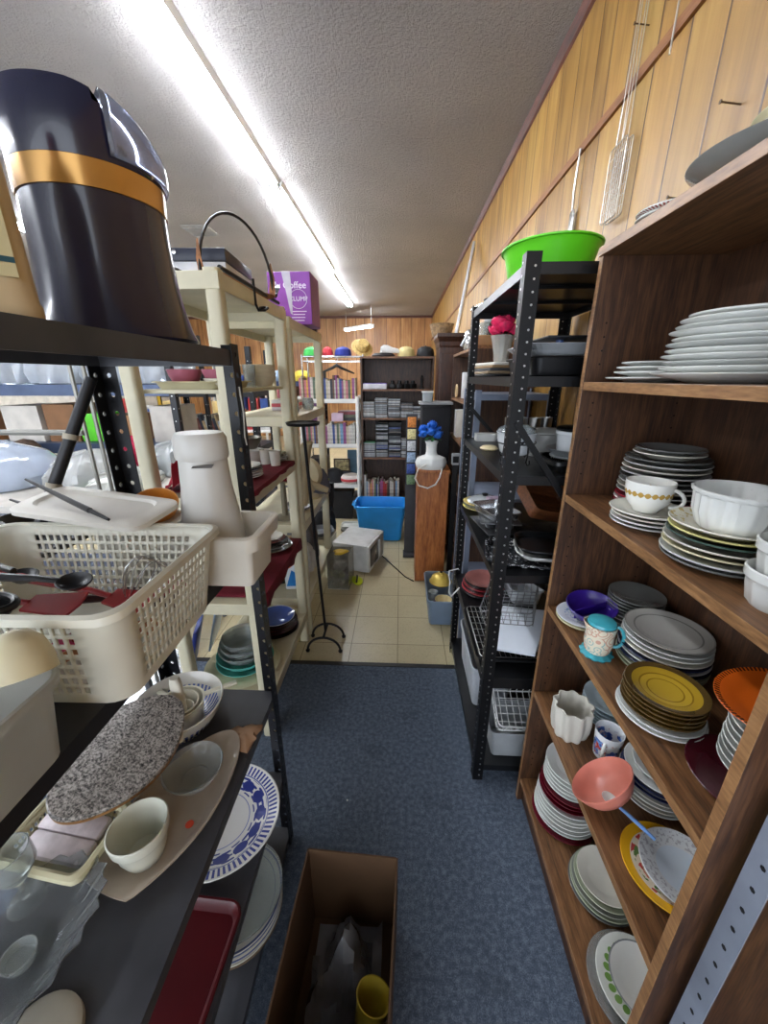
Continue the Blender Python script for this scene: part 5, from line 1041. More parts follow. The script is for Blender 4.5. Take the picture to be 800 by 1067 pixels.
# long stoneware dish
dishp = []
for i in range(60):
    a = 2 * PI * i / 60; x, y = .098 * math.cos(a), .21 * math.sin(a)
    if y < -.165: y = -.165 - (y + .165) * -.1; 
    dishp.append((x * (1 - .12 * (y / .21) if y > 0 else 1 - .25 * abs(y / .21) ** 2), y))
dish = MB().loft([[(x * s, y * s, zz) for x, y in dishp] for s, zz in ((.6, 0), (.7, 0), (.8, .006), (1.0, .026), (1.0, .03), (.96, .03), (.76, .011), (.6, .007))])
sd = tag(dish.build('oval_dish', M((176, 162, 146), .35, vary=.1, coat=.2), None, (-.51, .60, z), (0, 0, -.26)), 'long taupe stoneware dish holding the white cup at the shelf edge', 'dish')
mk_cup = MB().lathe([(0, 0), (.036, 0), (.038, .004), (.046, .03), (.048, .052), (.052, .058), (.055, .064), (.057, .086), (.0545, .088), (.053, .084), (.05, .062), (.044, .05), (.04, .03), (.032, .008), (0, .006)], n=48)
place('custard_cup', mk_cup.mesh('custard_cup', M((222, 224, 210), .25, trans=.15, vary=.04)), (-.527, .517, z + .0075), 'white milk glass cup standing in the long taupe dish', 'cup')
place('glass_bowl', bowl_me(.07, .045, gl_clear, .003, .45), (-.503, .68, z + .0075), 'clear glass bowl in the long taupe dish behind the white cup', 'bowl')
place('price_sticker', MB().lathe([(0, 0), (.009, 0), (.009, .0006), (0, .0007)], n=12).mesh('price_sticker', M((226, 80, 50), .6)), (-.463, .575, z + .0085), 'small orange round sticker in the long taupe dish by the glass bowl', 'sticker')
tag(MB().lathe([(0, 0), (.035, .002), (.042, .012), (.03, .024), (.012, .03), (0, .028)], n=20, fn=lambda a, r, zz: 1 + .25 * math.sin(3 * a + 40 * zz) + .15 * math.sin(7 * a)).build('crumpled_paper', M((176, 140, 110), .7, vary=.2), None, (-.425, .80, z), (0, 0, .5)), 'crumpled tan paper at the shelf edge behind the long taupe dish', 'paper')
sbk = tag(grid_basket_mb(.19, .13, .05, .9, .02, .016, .006, 2, solid=.01).build('small_basket', M((206, 200, 166), .45, vary=.06), None, (-.70, .525, z), (0, 0, -.12)), 'small cream pierced basket of white packets under the granite board', 'basket')
sbk.modifiers.new('t', 'SOLIDIFY').thickness = .003
for i in range(2): place('wrapped_packet', MB().box((0, 0, .012), (.15, .045, .022), None, 0, .008).mesh('wrapped_packet', M((206, 196, 200), .3, vary=.12, sc=40)), (-.70, .505 + .045 * i, z + .02 + .004 * i), ['front', 'back'][i] + ' white wrapped packet in the small cream basket', 'packet', rot=(.12, 0, -.12))
# cut glass dish: shallow oblong with facets and scalloped rim
cg = MB(); N = 48
R_ = lambda s, zz, j: [(.12 * s * math.cos(2 * PI * i / N) * (1 + (.09 if i % 2 else 0) * j), .20 * s * math.sin(2 * PI * i / N) * (1 + (.05 if i % 2 else 0) * j), zz) for i in range(N)]
cg.loft([R_(.5, 0, 0), R_(.62, .002, 0), R_(.8, .02, .4), R_(1, .05, 1), R_(.99, .052, 1), R_(.78, .026, .4), R_(.6, .008, 0), R_(.5, .006, 0)])
place('crystal_dish', cg.mesh('crystal_dish', glass((206, 210, 212), .06), smooth=False), (-.685, .30, z), 'large cut glass dish with a jagged rim at the lower left', 'dish', rot=(0, 0, -.5))
for i in range(2): place('candle_glass', MB().lathe([(0, 0), (.02, 0), (.022, .003), (.026, .02), (.024, .021), (.02, .006), (0, .005)], n=24).mesh('candle_glass', gl_clear), (-.70 + .06 * i, .26 + .09 * i, z + .0085), ['nearer', 'farther'][i] + ' small glass cup lying in the cut glass dish', 'glass')
place('goblet', MB().lathe([(0, 0), (.032, 0), (.03, .004), (.006, .01), (.005, .05), (.02, .07), (.036, .1), (.034, .14), (.032, .14), (.034, .1), (.018, .073), (0, .066)], n=32).mesh('goblet', gl_clear), (-.712, .435, z), 'clear stemmed glass at the left edge of the photo above the cut glass dish', 'glass')
place('jar_lid', MB().lathe([(0, .012), (.05, .012), (.056, .008), (.058, 0), (.06, 0), (.059, .012), (.05, .018), (0, .019)], n=40).mesh('jar_lid', M((200, 196, 180), .4)), (-.535, .262, z), 'off white round lid at the bottom edge of the photo', 'lid')
# third shelf
z = .3355
place('platter', plate_me(.17, gl_clear, .024, ky=.92), (-.575, .795, z), 'clear glass platter under the blue and white oval platter', 'platter')
blw = polar('blue_floral_platter', (206, 206, 204), [(.150, .176, (50, 62, 130), 'dash', 74), (.10, .144, (50, 60, 128), 'star', 11), (.105, .14, (44, 54, 120), 'petal', 14), (.146, .149, (70, 84, 150), 'solid', 0), (.088, .091, (120, 130, 176), 'solid', 0)], .2, 1.06)
place('platter', plate_me(.185, blw, .03, ky=.94), (-.545, .80, z + .021), 'white oval platter with blue flowers overhanging the shelf below the white cup', 'platter')
rt = tag(tub_mb(.26, .34, .03, .93, .03, .004, .008, .006).build('serving_tray', M((72, 12, 18), .3, vary=.1), None, (-.535, .44, z), (0, 0, -.05)), 'dark red rectangular tray on the shelf below the long taupe dish', 'tray')
# bottom shelf
z = .0455
bluer = polar('blue_line_plate', (206, 204, 196), [(.136, .142, (90, 100, 140), 'solid', 0), (.12, .122, (130, 138, 166), 'solid', 0)])
it = [(plate_me(.142, M((120, 100, 80), .3), .016), .012, 'brown plate')] + [(plate_me(.143, [offw, bluer][i % 2], .017), .0125, 'large off white plate') for i in range(4)] + [(plate_me(.145, bluer, .02), .014, 'blue lined white plate')]
zz = stack(it, (-.50, .735), z, 'on the nearest left rack bottom shelf', 'plates on the bottom shelf of the left rack')
place('platter', plate_me(.135, gl_clear, .018), (-.49, .745, zz), 'clear glass plate on top of the large white plates on the bottom shelf', 'plate')
# cardboard box with rubbish
bx = thing('cardboard_box', 'tall open brown cardboard box on the carpet at the bottom of the photo', 'box', (-.135, .545, 0), -.05)
crd = M((84, 60, 38), .75, vary=.14, sc=5); t_ = .005; hb = .335; wb2, db2 = .135, .20
MB().bx(-wb2, wb2, -db2, db2, 0, t_).build('bottom', crd, bx, smooth=False)
for s in (-1, 1): MB().bx(s * wb2, s * (wb2 - t_), -db2, db2, t_ + .0003, hb).build('side', crd, bx, smooth=False); MB().bx(-wb2 + t_ + .0003, wb2 - t_ - .0003, s * db2, s * (db2 - t_), t_ + .0003, hb - .001 + (.004 if s > 0 else 0)).build('end', crd, bx, smooth=False)
bg = MB(); rnd = random.Random(9); G = 14; rows = []
for i in range(G + 1):
    row = []
    for j in range(G + 1):
        u, w_ = i / G - .5, j / G - .5; d = math.hypot(u, w_)
        hh = max(0, .24 * (1 - 2.2 * d)) + .035 * math.sin(9 * u + 5 * w_) + .03 * math.sin(17 * w_ - 11 * u) + rnd.uniform(-.012, .012)
        row.append((u * .2, w_ * .26, max(.002, hh)))
    rows.append(row)
bg.loft(rows, cyc=False)
tag(bg.build('plastic_bag', M((190, 192, 196), .15, trans=.5, vary=.2), None, (-.135, .60, .006)), 'crumpled clear plastic bag inside the cardboard box', 'bag')
ylw = M((196, 172, 60), .35, trans=.3, vary=.1)
place('plastic_cup', MB().lathe([(0, 0), (.028, 0), (.03, .003), (.042, .1), (.044, .102), (.041, .102), (.028, .006), (0, .005)], n=36).mesh('plastic_cup', ylw), (-.065, .47, .14), 'yellow plastic cup tilted in the front of the cardboard box', 'cup', rot=(-.35, .2, 0))
place('paper_bundle', MB().box((0, 0, .055), (.16, .12, .11), None, 0, .02).mesh('paper_bundle', M((60, 50, 44), .8, vary=.3)), (-.11, .44, .0055), 'dark paper bundle at the bottom of the cardboard box under the yellow cup', 'paper')
place('paper_scrap', MB().lathe([(0, 0), (.003, 0), (.003, .003), (0, .003)], n=8).mesh('paper_scrap', M((226, 224, 216), .6)), (-.20, 1.12, .0005), 'tiny white scrap on the dark carpet beside the nearest rack', 'scrap')
def lump(name, loc, sx, sy, sz, mat, lab, cat, seedv, grp=None, fold=.12):
    r_ = random.Random(seedv); p1, p2, p3 = r_.uniform(0, 6), r_.uniform(0, 6), r_.uniform(0, 6); b = MB(); rings = []
    for i, t_ in enumerate((0, .02, .25, .5, .75, .92, 1.0)):
        s = [.82, .95, 1.02, 1.0, .88, .6, .08][i]
        rings.append([(sx * s * math.copysign(abs(math.cos(a)) ** .7, math.cos(a)) * (1 + fold * math.sin(5 * a + p1 + 4 * t_)), sy * s * math.copysign(abs(math.sin(a)) ** .7, math.sin(a)) * (1 + fold * math.sin(7 * a + p2 - 3 * t_)), sz * t_ * (1 + .08 * math.sin(3 * a + p3))) for a in [2 * PI * k_ / 40 for k_ in range(40)]])
    b.loft(rings); return place(name, b.mesh(name, mat), loc, lab, cat, grp)
# ------------------------------------------------------------------ cream plastic shelving units on the left
def cream_unit(lab, x0, x1, y0, y1, h, shelves):
    t = thing('plastic_shelving', lab, 'shelving', ((x0 + x1) / 2, (y0 + y1) / 2, 0)); wx_, wy_ = (x1 - x0) / 2, (y1 - y0) / 2
    for sx in (-1, 1):
        for sy in (-1, 1):
            b = MB().loft([[(sx * (wx_ - .028) + x, sy * (wy_ - .028) + y, z) for x, y in rrect(.055, .05, .014, 3)] for z in (0, h + .004)]); b.build('post', cream, t)
    for z in shelves:
        b = MB(); L = .05
        b.bx(-wx_ + .004, wx_ - .004, -wy_ + .004, wy_ - .004, z - .008, z)
        for s in (-1, 1): b.bx(-wx_, wx_, s * wy_, s * (wy_ - .012), z - L, z + .004, 0, .003); b.bx(s * wx_, s * (wx_ - .012), -wy_ + .012, wy_ - .012, z - L, z + .004, 0, .003)
        b.build('shelf', cream, t, smooth=False)
    return t
cream_unit('cream plastic shelving unit of glassware behind the nearest black rack', -1.0, -.595, 1.405, 2.185, 1.995, (1.985, 1.215, .74, .215))
cream_unit('second cream plastic shelving unit carrying the purple box, before the microwave', -1.0, -.585, 2.20, 3.06, 1.96, (1.955, 1.45, .80, .28))
# a thin board on the first unit, at the height of the rack top
MB().bx(-.1425 - .03, .1425 + .03, -.33, .33, 1.605, 1.62, 0, .003).build('shelf', cream, bpy.data.objects['plastic_shelving.001'])
z = 1.6205
tag(tub_mb(.25, .34, .028, .9, .04, .004, .012, .005).build('serving_tray', M((206, 196, 156), .4), None, (-.79, 1.62, z)), 'cream oblong tray holding pink bowls in the first cream shelving unit', 'tray')
mauve = M((176, 104, 122), .4, vary=.08)
for i, (x, y, lab) in enumerate(((-.86, 1.60, 'mauve bowl, left of two on the cream tray'), (-.72, 1.60, 'mauve bowl, right of two on the cream tray'))): place('plastic_bowl', bowl_me(.066, .06, mauve, .003, .6), (x, y, z + .012), lab, 'bowl')
place('saucer', plate_me(.055, M((196, 130, 60), .35), .014), (-.80, 1.515, z + .0085), 'orange tan saucer at the front of the cream tray', 'saucer')
place('cereal_bowl', bowl_me(.055, .03, offw, .003, .6), (-.685, 1.51, z + .0085), 'shallow off white bowl at the front right of the cream tray', 'bowl')
it = [(bowl_me(.075, .045, M((216, 206, 180), .3, vary=.05), .004, .7, key=1), .019, 'cream bowl') for i in range(4)]
stack(it, (-.705, 2.03), z, 'in the nest at the far end of the thin cream board', 'nested cream bowls', cat='bowl', name='cereal_bowl')
for i in range(3): place('drinking_glass', MB().lathe([(0, 0), (.024, 0), (.03, .1), (.028, .1), (.022, .008), (0, .006)], n=28).mesh('drinking_glass', gl_clear), (-.86 + .07 * i, 1.92, z), 'clear tumbler, %s of three behind the nested cream bowls' % ['leftmost', 'middle', 'rightmost'][i], 'glass', 'clear tumblers')
# dark red cloth shelf 1.215
clothr = M((112, 18, 38), .85, vary=.12, sc=30)
def cloth(name, x0, x1, y0, y1, z, drop, lab, mat=clothr):
    b = MB(); rows = []; n = 16
    for i in range(9):
        row = []
        for j in range(n + 1):
            y = y0 + (y1 - y0) * j / n
            if i < 6: x = x0 + (x1 - x0) * i / 5; zz = z + .003
            else: x = x1 + .006 + .004 * math.sin(j * 1.9); zz = z - drop * (i - 5) / 3 * (1 + .25 * math.sin(j * 1.3))
            row.append((x, y, zz))
        rows.append(row)
    b.loft(rows, cyc=False); o = tag(b.build(name, mat), lab, 'cloth'); m = o.modifiers.new('t', 'SOLIDIFY'); m.thickness = .002; m.offset = 1; return o
cloth('shelf_cloth', -.97, -.594, 1.47, 2.12, 1.219, .012, 'dark red cloth lying on the upper shelf of the first cream unit')
z = 1.2255
bh = MB(); rows = []
for i in range(13):
    rows.append([(.13 * (i / 12 - .5) * 2 * (1 - .2 * abs(j - 5) / 5), .03 * math.sin(i * 1.7) + .012 * (j - 5), max(0, .17 * (1 - (i / 6 - 1) ** 2) * (1 - ((j - 5) / 5.5) ** 2) + .02 * math.sin(i * 2.1 + j))) for j in range(11)])
bh.loft(rows, cyc=False); tag(bh.build('dish_towel', M((150, 26, 46), .85, vary=.15), None, (-.845, 1.53, z)), 'crimson cloth bunched at the near end of the first cream unit, left of the pitcher', 'cloth')
for i, (x, y) in enumerate(((-.72, 2.02), (-.655, 1.985))): place('paper_cup', MB().lathe([(0, 0), (.024, 0), (.03, .075), (.031, .077), (.028, .077), (.022, .004), (0, .003)], n=28).mesh('paper_cup', M((222, 220, 210), .4)), (x, y, z), ['left', 'right'][i] + ' white cup of the pair on the dark red cloth', 'cup')
it = [(plate_me(.07, gl_smoke, .014), .011, 'glass saucer'), (plate_me(.068, greyw, .014), .011, 'grey saucer'), (plate_me(.066, gl_smoke, .014), .011, 'glass saucer'), (plate_me(.064, greenish, .016), .012, 'green grey saucer')]
stack(it, (-.69, 2.09 - .005), z, 'in the stack at the far end of the dark red cloth', 'saucers on the red cloth', name='saucer')
st_ = MB().lathe([(0, 0), (.035, 0), (.04, .006), (.06, .04), (.066, .06), (.064, .06), (.058, .042), (.035, .008), (0, .006)], n=40)
place('metal_bowl', st_.mesh('metal_bowl', M((120, 118, 110), .3, metal=.8, vary=.2)), (-.80, 2.03, z + .08), 'dark metal bowl perched behind the white cups on the first cream unit', 'bowl')
place('casserole_dish', bowl_me(.07, .075, M((206, 206, 200), .3), .004, .6), (-.80, 2.03, z), 'off white dish under the dark metal bowl on the first cream unit', 'dish')
it = [(wp(.085, .014), .011, 'white plate') for i in range(3)] + [(plate_me(.084, navy, .016), .011, 'dark rimmed plate'), (wp(.08, .016), .011, 'white plate')]
stack(it, (-.72, 1.72), z, 'in the stack by the black rack post', 'plates by the black post')
# lower shelves of unit one
place('coffee_mug', MB().lathe([(0, 0), (.036, 0), (.044, .02), (.046, .06), (.044, .085), (.04, .085), (.042, .02), (0, .008)], n=32).mesh('coffee_mug', M((110, 24, 30), .25, coat=.3, vary=.3, sc=40)), (-.69, 2.30, 1.062), 'dark red patterned mug under the white cups between the cream units', 'mug')
pst = thing('cup_stand', 'dark low stand carrying the red patterned mug in the second cream unit', 'stand', (-.74, 2.34, .8005)); MB().lathe([(0, 0), (.07, 0), (.07, .01), (.02, .02), (.016, .24), (.08, .25), (.085, .261), (0, .261)], n=30).build('stand_body', M((120, 112, 92), .5), pst)
cloth('shelf_cloth', -.97, -.592, 1.46, 2.13, .744, .05, 'dark red cloth draped over the lower shelf edge of the first cream unit')
z = .7505
it = [(plate_me(.11, gl_smoke, .02), .014, 'smoked glass plate'), (plate_me(.1, dkgrey, .02), .013, 'dark grey plate'), (plate_me(.09, blackp, .022), .014, 'black dish'), (plate_me(.075, M((130, 60, 50), .3), .022), .013, 'brown red dish'), (plate_me(.065, offw, .022), .012, 'cream dish')]
stack(it, (-.715, 1.98), z, 'in the stack on the draped red cloth', 'dishes on the draped red cloth', cat='dish', name='dish')
for i in range(2): place('glass_bowl', bowl_me(.09, .05, gl_smoke, .003, .5), (-.74, 1.70, z + .02 * i), ['lower', 'upper'][i] + ' smoked glass bowl nested on the draped red cloth', 'bowl')
pk_ = thing('detergent_pack', 'white pack with orange and blue shapes at the back of the second cream unit', 'packet', (-.70, 2.36, .2805), .1)
MB().box((0, 0, .15), (.16, .08, .3), None, 0, .012).build('pack_body', M((214, 220, 226), .4, vary=.04), pk_); MB().prism([(-.079, .14), (.03, .22), (.06, .29), (-.079, .29)], -.0425, -.0405, axis=1).build('orange_shape', M((222, 92, 36), .4), pk_); MB().prism([(-.07, .03), (.0, .03), (.01, .12), (-.03, .15)], -.0425, -.0405, axis=1).build('blue_shape', M((40, 130, 206), .4), pk_)
for s_, (x, zz), sz in (('4', (.045, .1), .05),): put('mark', text_mesh('mark', s_, sz, M((30, 36, 120), .5)), pk_, (x, -.0415, zz), (PI / 2, 0, 0))
z = .2195
tag(plate_me(.2, creamc, .02) and put('platter', plate_me(.19, creamc, .02), None, (-.815, 1.64, z), (0, 0, 0)), 'large cream platter under the teal glass bowls on the lowest cream shelf', 'platter')
aqua = M((110, 214, 200), .12, trans=.3, vary=.05)
zz = z + .006
for i, (r, h, m_, lab) in enumerate(((.145, .045, aqua, 'aqua glass bowl, lowest of the glass nest'), (.14, .06, aqua, 'aqua glass bowl, second lowest of the glass nest'), (.128, .07, gl_clear, 'clear glass bowl, third of the glass nest'), (.118, .075, gl_clear, 'clear glass bowl, fourth of the glass nest'), (.105, .08, gl_clear, 'clear glass bowl, top of the glass nest'))):
    place('glass_bowl', bowl_me(r, h, m_, .004, .6), (-.80, 1.645, zz), lab + ' on the lowest cream shelf', 'bowl'); zz += .026
it = [(plate_me(.13, blackp, .016), .012, 'black plate'), (plate_me(.128, maroon, .03), .018, 'maroon dish'), (plate_me(.125, maroon, .03), .018, 'maroon dish'), (plate_me(.12, maroon, .03), .018, 'maroon dish'), (plate_me(.112, polar('blue_glaze', (70, 96, 176), [(.105, .12, (190, 196, 214), 'solid', 0)]), .024), .012, 'glossy blue plate')]
stack(it, (-.735, 1.97), z, 'in the pile on the lowest cream shelf', 'maroon pile', cat='dish', name='dish')
tag(tub_mb(.24, .3, .04, .9, .03, .003, .01, .006).build('baking_pan', foil, None, (-1.14, 1.42, .30), (.3, .3, .4)), 'silver foil pan leaning at the left of the glass bowl nest', 'pan')
place('book', MB().box((0, 0, .12), (.02, .18, .24), None, 0, .002).mesh('blue_folder', M((40, 56, 130), .4)), (-1.06, 1.60, .26), 'dark blue folder standing behind the glass bowl nest', 'folder', rot=(0, .25, .3)); place('plastic_sheet', MB().box((0, 0, .13), (.01, .22, .26), None, 0, .002).mesh('plastic_sheet', M((170, 196, 226), .3)), (-1.04, 1.80, .26), 'pale blue sheet standing behind the glass bowl nest', 'sheet', rot=(0, .25, .2))
# things on top of the cream units
z = 1.9905
vc = thing('video_recorder', 'black and white electronics box on top of the first cream unit', 'electronics', (-.87, 1.86, z + .03), .05)
MB().bx(-.2, .17, -.15, .17, .03, .07, 0, .004).build('case', M((206, 208, 212), .35), vc); MB().bx(-.205, .175, -.155, .172, .0705, .115, 0, .004).build('cover', M((30, 34, 50), .4), vc)
for x in (-.1, -.02): MB().lathe([(0, 0), (.008, 0), (.008, .006), (0, .008)], n=16).build('knob', chrome, vc, (x, -.155, .1), (PI / 2, 0, 0))
place('carton', MB().box((0, 0, .03), (.34, .3, .0595), None, 0, .002).mesh('carton', M((176, 132, 92), .7, vary=.12)), (-.86, 1.84, z), 'flat tan carton under the black and white electronics box', 'carton')
bh_ = thing('wicker_basket', 'woven bark basket with a tall black arched handle on the first cream unit', 'basket', (-.668, 1.79, z), -.45)
bark = M((156, 104, 66), .8, vary=.3, sc=40)
MB().loft([[(x * .5 * s, y * s, zz) for x, y in rrect(.11, .38 - .02, .03, 4)] for s, zz in ((.8, 0), (1, .012), (1.0, .02), (.96, .02), (.8, .006))]).build('tray_base', bark, bh_)
MB().tube([(0, .19 * math.cos(PI * i / 20), .02 + .255 * math.sin(PI * i / 20) ** .9) for i in range(21)], .0055, 8).build('handle', M((26, 24, 26), .4), bh_)
for s in (-1, 1): MB().loft([[(-.02 + .04 * k_, s * (.18), .015) for k_ in (0, 1)], [(-.014 + .028 * k_, s * (.19), .09) for k_ in (0, 1)], [(-.004 + .008 * k_, s * (.185), .15) for k_ in (0, 1)]], cyc=False).build('bark_lash', bark, bh_)
ir = thing('iron_hook_rail', 'black wrought iron rail with a curled hook along the first cream unit edge', 'hook rail', (-.598, 1.75, z + .012)); irm = M((24, 24, 26), .4, metal=.5)
MB().tube([(0, -.32, 0), (0, -.1, .0), (0, .32, 0)], .008, 8).build('rail', irm, ir); MB().tube([(.004, -.02, .03), (.006, -.02, -.06), (.02, -.035, -.085), (.04, -.02, -.082), (.044, .01, -.07), (.025, .02, -.066), (.012, .005, -.07)], .0055, 8).build('hook', irm, ir)
for s in (0, 1): MB().loft([[(0, .22 + .06 * s, .008), (0, .222 + .06 * s, .008)], [(.02, .25 + .05 * s, .03 + .03 * s), (-.02, .25 + .05 * s, .03 + .03 * s)], [(.0, .32 + .04 * s, .025 + .06 * s), (.001, .32 + .04 * s, .025 + .06 * s)]], cyc=False).build('leaf', irm, ir)
gp = thing('wire_rack', 'flat dark wire grid lying on top of the first cream unit, beside the navy appliance', 'wire rack', (-.85, 1.53, z + .012)); wire_rack(gp, 'wire_grid', .2, .2, 8, 2, .003, M((90, 90, 92), .4, metal=.6), h=0)
pb = thing('cleaner_box', 'purple carton with white lettering on top of the second cream unit', 'carton', (-.655, 2.62, 1.9605), .0)
purp = M((128, 58, 150), .4, vary=.12, sc=10)
MB().bx(-.125, .125, -.11, .13, 0, .275, 0, .003).build('carton_body', purp, pb, smooth=False); wt = M((226, 220, 232), .5)
put('lettering', text_mesh('lettering', 'My Coffee', .05, wt), pb, (-.005, -.1106, .205), (PI / 2, 0, 0)); put('lettering', text_mesh('lettering', 'CLUMP', .034, wt), pb, (.05, -.1106, .135), (PI / 2, 0, 0))
MB().tube([(.05 + .05 * math.cos(a * PI / 18), -.1106, .135 + .05 * math.sin(a * PI / 18)) for a in range(36)], .0012, 5, closed=True).build('ring_mark', wt, pb)
for i, (x, w_) in enumerate(((.05, .09), (.05, .07), (.045, .08), (.05, .06))): MB().box((x, -.1106, .07 - .016 * i), (w_, .0008, .004)).build('print_line', wt, pb)
MB().loft([[(-.04, -.1115, .276), (.01, -.1115, .276)], [(-.02, -.113, .18), (.015, -.113, .18)], [(.0, -.1115, .06), (.012, -.1115, .05)]], cyc=False).build('tape', M((220, 214, 228), .2, trans=.4), pb)
place('small_bottle', MB().lathe([(0, 0), (.018, 0), (.02, .04), (.012, .06), (.012, .075), (0, .076)], n=20).mesh('small_bottle', blackp), (-.60, 2.90, 1.9605), 'small black bottle behind the purple carton', 'bottle')
# contents of the second cream unit
z = 1.4505
for i, (x, y, r, h, lab) in enumerate(((-.66, 2.42, .038, .1, 'clear glass pitcher on the upper shelf of the second cream unit'), (-.72, 2.62, .032, .12, 'clear tall glass on the upper shelf of the second cream unit'), (-.65, 2.78, .04, .08, 'clear wide glass near the far end of the second cream unit'))): place('glass_jug', MB().lathe([(0, 0), (r * .8, 0), (r, .02), (r, h * .7), (r * .85, h), (r * .8, h), (r * .93, h * .7), (r * .8, .008), (0, .006)], n=28).mesh('glass_jug', gl_clear), (x, y, z), lab, 'glass')
for i in range(3): place('book', MB().box((0, 0, .012), (.16, .22, .022), None, 0, .002).mesh('book', M([(206, 196, 200), (190, 70, 80), (200, 196, 190)][i], .5)), (-.80, 2.8, z + .023 * i), ['pale', 'red', 'white'][i] + ' book in the pile on the upper shelf of the second cream unit', 'book', 'pile on the second cream unit')
z = .8005
tw = MB(); 
fan = thing('desk_fan', 'beige electric fan with a round guard leaning in the second cream unit', 'fan', (-.68, 2.80, z)); bei = M((186, 172, 140), .45, vary=.06)
MB().lathe([(0, 0), (.07, 0), (.07, .015), (.025, .03), (.02, .085), (0, .085)], n=30).build('base', bei, fan); MB().lathe([(.0, -.03), (.11, -.024), (.118, 0), (.11, .022), (.06, .034), (0, .038)], n=40).build('guard', bei, fan, (0, 0, .19), (PI / 2, 0, -.5)); MB().lathe([(0, 0), (.035, .0), (.04, .05), (.02, .07), (0, .072)], n=24).build('motor', bei, fan, (.02, .05, .19), (-PI / 2, 0, -.5))
hr = thing('hair_dryer', 'beige plastic hair dryer body leaning above the fan in the second cream unit', 'hair dryer', (-.64, 2.60, z + .10), rot=(0, -.25, .3)); MB().lathe([(0, 0), (.045, 0), (.05, .05), (.04, .14), (.045, .16), (0, .165)], n=28).build('body', bei, hr); MB().tube([(.03, 0, .05), (.09, 0, .0), (.13, 0, -.03)], [.03, .025, .02], 10).build('handle', bei, hr)
for i in range(3): place('dish', plate_me(.085 - .004 * i, [dkgrey, white_c, dkgrey][i], .02), (-.70, 2.50, z + .014 * i), ['lower grey', 'middle white', 'upper grey'][i] + ' dish in the small stack below the iron plant stand top', 'dish')
place('shopping_bag', MB().lathe([(0, 0), (.07, 0), (.075, .05), (.06, .14), (.03, .19), (0, .2)], n=20, ky=.6, fn=lambda a, r, zz: 1 + .12 * math.sin(5 * a + 30 * zz)).mesh('shopping_bag', M((104, 104, 116), .7, vary=.2)), (-.625, 2.93, z), 'slate grey cloth bag at the far end of the second cream unit', 'bag')
tag(MB().loft([[(-.05, 0, 0), (.05, 0, 0), (.05, .05, 0), (-.05, .05, 0)], [(-.06, 0, -.15), (.05, .0, -.15), (.05, .05, -.15), (-.06, .05, -.15)], [(-.05, .0, -.26), (-.0, .0, -.3), (-.0, .04, -.3), (-.05, .04, -.26)]]).build('jeans', M((22, 22, 26), .8, vary=.2), None, (-.60, 3.064, .84)), 'black trousers hanging at the far corner of the second cream unit', 'trousers')
place('leaf_ornament', MB().loft([[(0, 0, 0), (.001, 0, .002)], [(.03, -.03, .06), (.03, .035, .06)], [(.0, -.03, .12), (.0, .02, .12)], [(-.01, 0, .16), (-.009, 0, .16)]], cyc=False).mesh('leaf_ornament', M((206, 214, 40), .4)), (-.60, 2.99, z + .02), 'yellow green plastic leaf at the far corner of the second cream unit', 'ornament')
# junk box at the foot of the unit
jb = tag(tub_mb(.34, .26, .30, .92, .02, .003, .004, .01).build('storage_box', M((196, 188, 166), .4, trans=.2, vary=.08), None, (-.575, 2.96 + .27, 0), (0, 0, -.1)), 'open beige box of odds and ends left of the microwave', 'box')
jb.location = (-.775, 3.29, 0)
jb2 = thing('clear_box', 'clear box crammed with papers and bags before the microwave', 'box', (-.515, 2.985 - .04, 0), -.05)
jb2.location = (-.49, 2.93, 0); 
MB().bx(-.09, .09, -.12, .12, 0, .006).build('bottom', M((200, 200, 190), .3, trans=.5), jb2)
for s in (-1, 1): MB().bx(s * .09, s * .087, -.12, .12, .0063, .30).build('side', M((206, 200, 180), .25, trans=.6), jb2, smooth=False); MB().bx(-.0868, .0868, s * .12, s * .117, .0063, .28).build('end', M((206, 204, 196), .2, trans=.88), jb2, smooth=False)
rnd = random.Random(4)
for i, (c, lab) in enumerate((((206, 200, 180), 'cream paper wad'), ((150, 150, 160), 'grey paper wad'), ((190, 196, 150), 'pale green paper wad'), ((110, 90, 110), 'purple grey cloth wad'), ((214, 210, 204), 'white paper wad'))):
    b = MB().lathe([(0, 0), (.04, .004), (.055, .03), (.04, .055), (0, .06)], n=18, fn=lambda a, r, zz, i=i: 1 + .22 * math.sin(3 * a + i + 50 * zz) + .1 * math.sin(8 * a)); place('paper_wad', b.mesh('paper_wad', M(c, .7, vary=.25, sc=30)), (-.49 + [-.02, .02, -.01, .01, 0][i], 2.93 + [-.05, .05, -.04, .04, -.02][i], .01 + [0, 0, .065, .065, .13][i]), lab + ' inside the clear box before the microwave', 'paper', 'paper wads in the clear box')
place('toy_leaf', MB().loft([[(x * s, y * s, zz) for x, y in [(.06 * math.cos(a) * (1 + .3 * math.cos(3 * a)), .045 * math.sin(a)) for a in [2 * PI * i / 24 for i in range(24)]]] for s, zz in ((.9, 0), (1, .006), (.8, .016))]).mesh('yellow_mitten', M((216, 180, 40), .6)), (-.49, 2.92, .285), 'yellow mitten shaped cloth on top of the clear box', 'mitten').rotation_euler = (.1, 0, .3)
ys = place('green_slipper', MB().loft([[(x * s, y * s, zz) for x, y in [(.045 * math.cos(a), .07 * math.sin(a) * (1 - .2 * math.cos(a))) for a in [2 * PI * i / 28 for i in range(28)]]] for s, zz in ((.95, 0), (1, .008), (.95, .02), (.6, .032), (.2, .036))]).mesh('green_slipper', M((190, 206, 30), .5)), (-.355, 2.95, .0), 'bright yellow green slipper on the tile floor before the microwave', 'slipper', rot=(0, 0, .5))
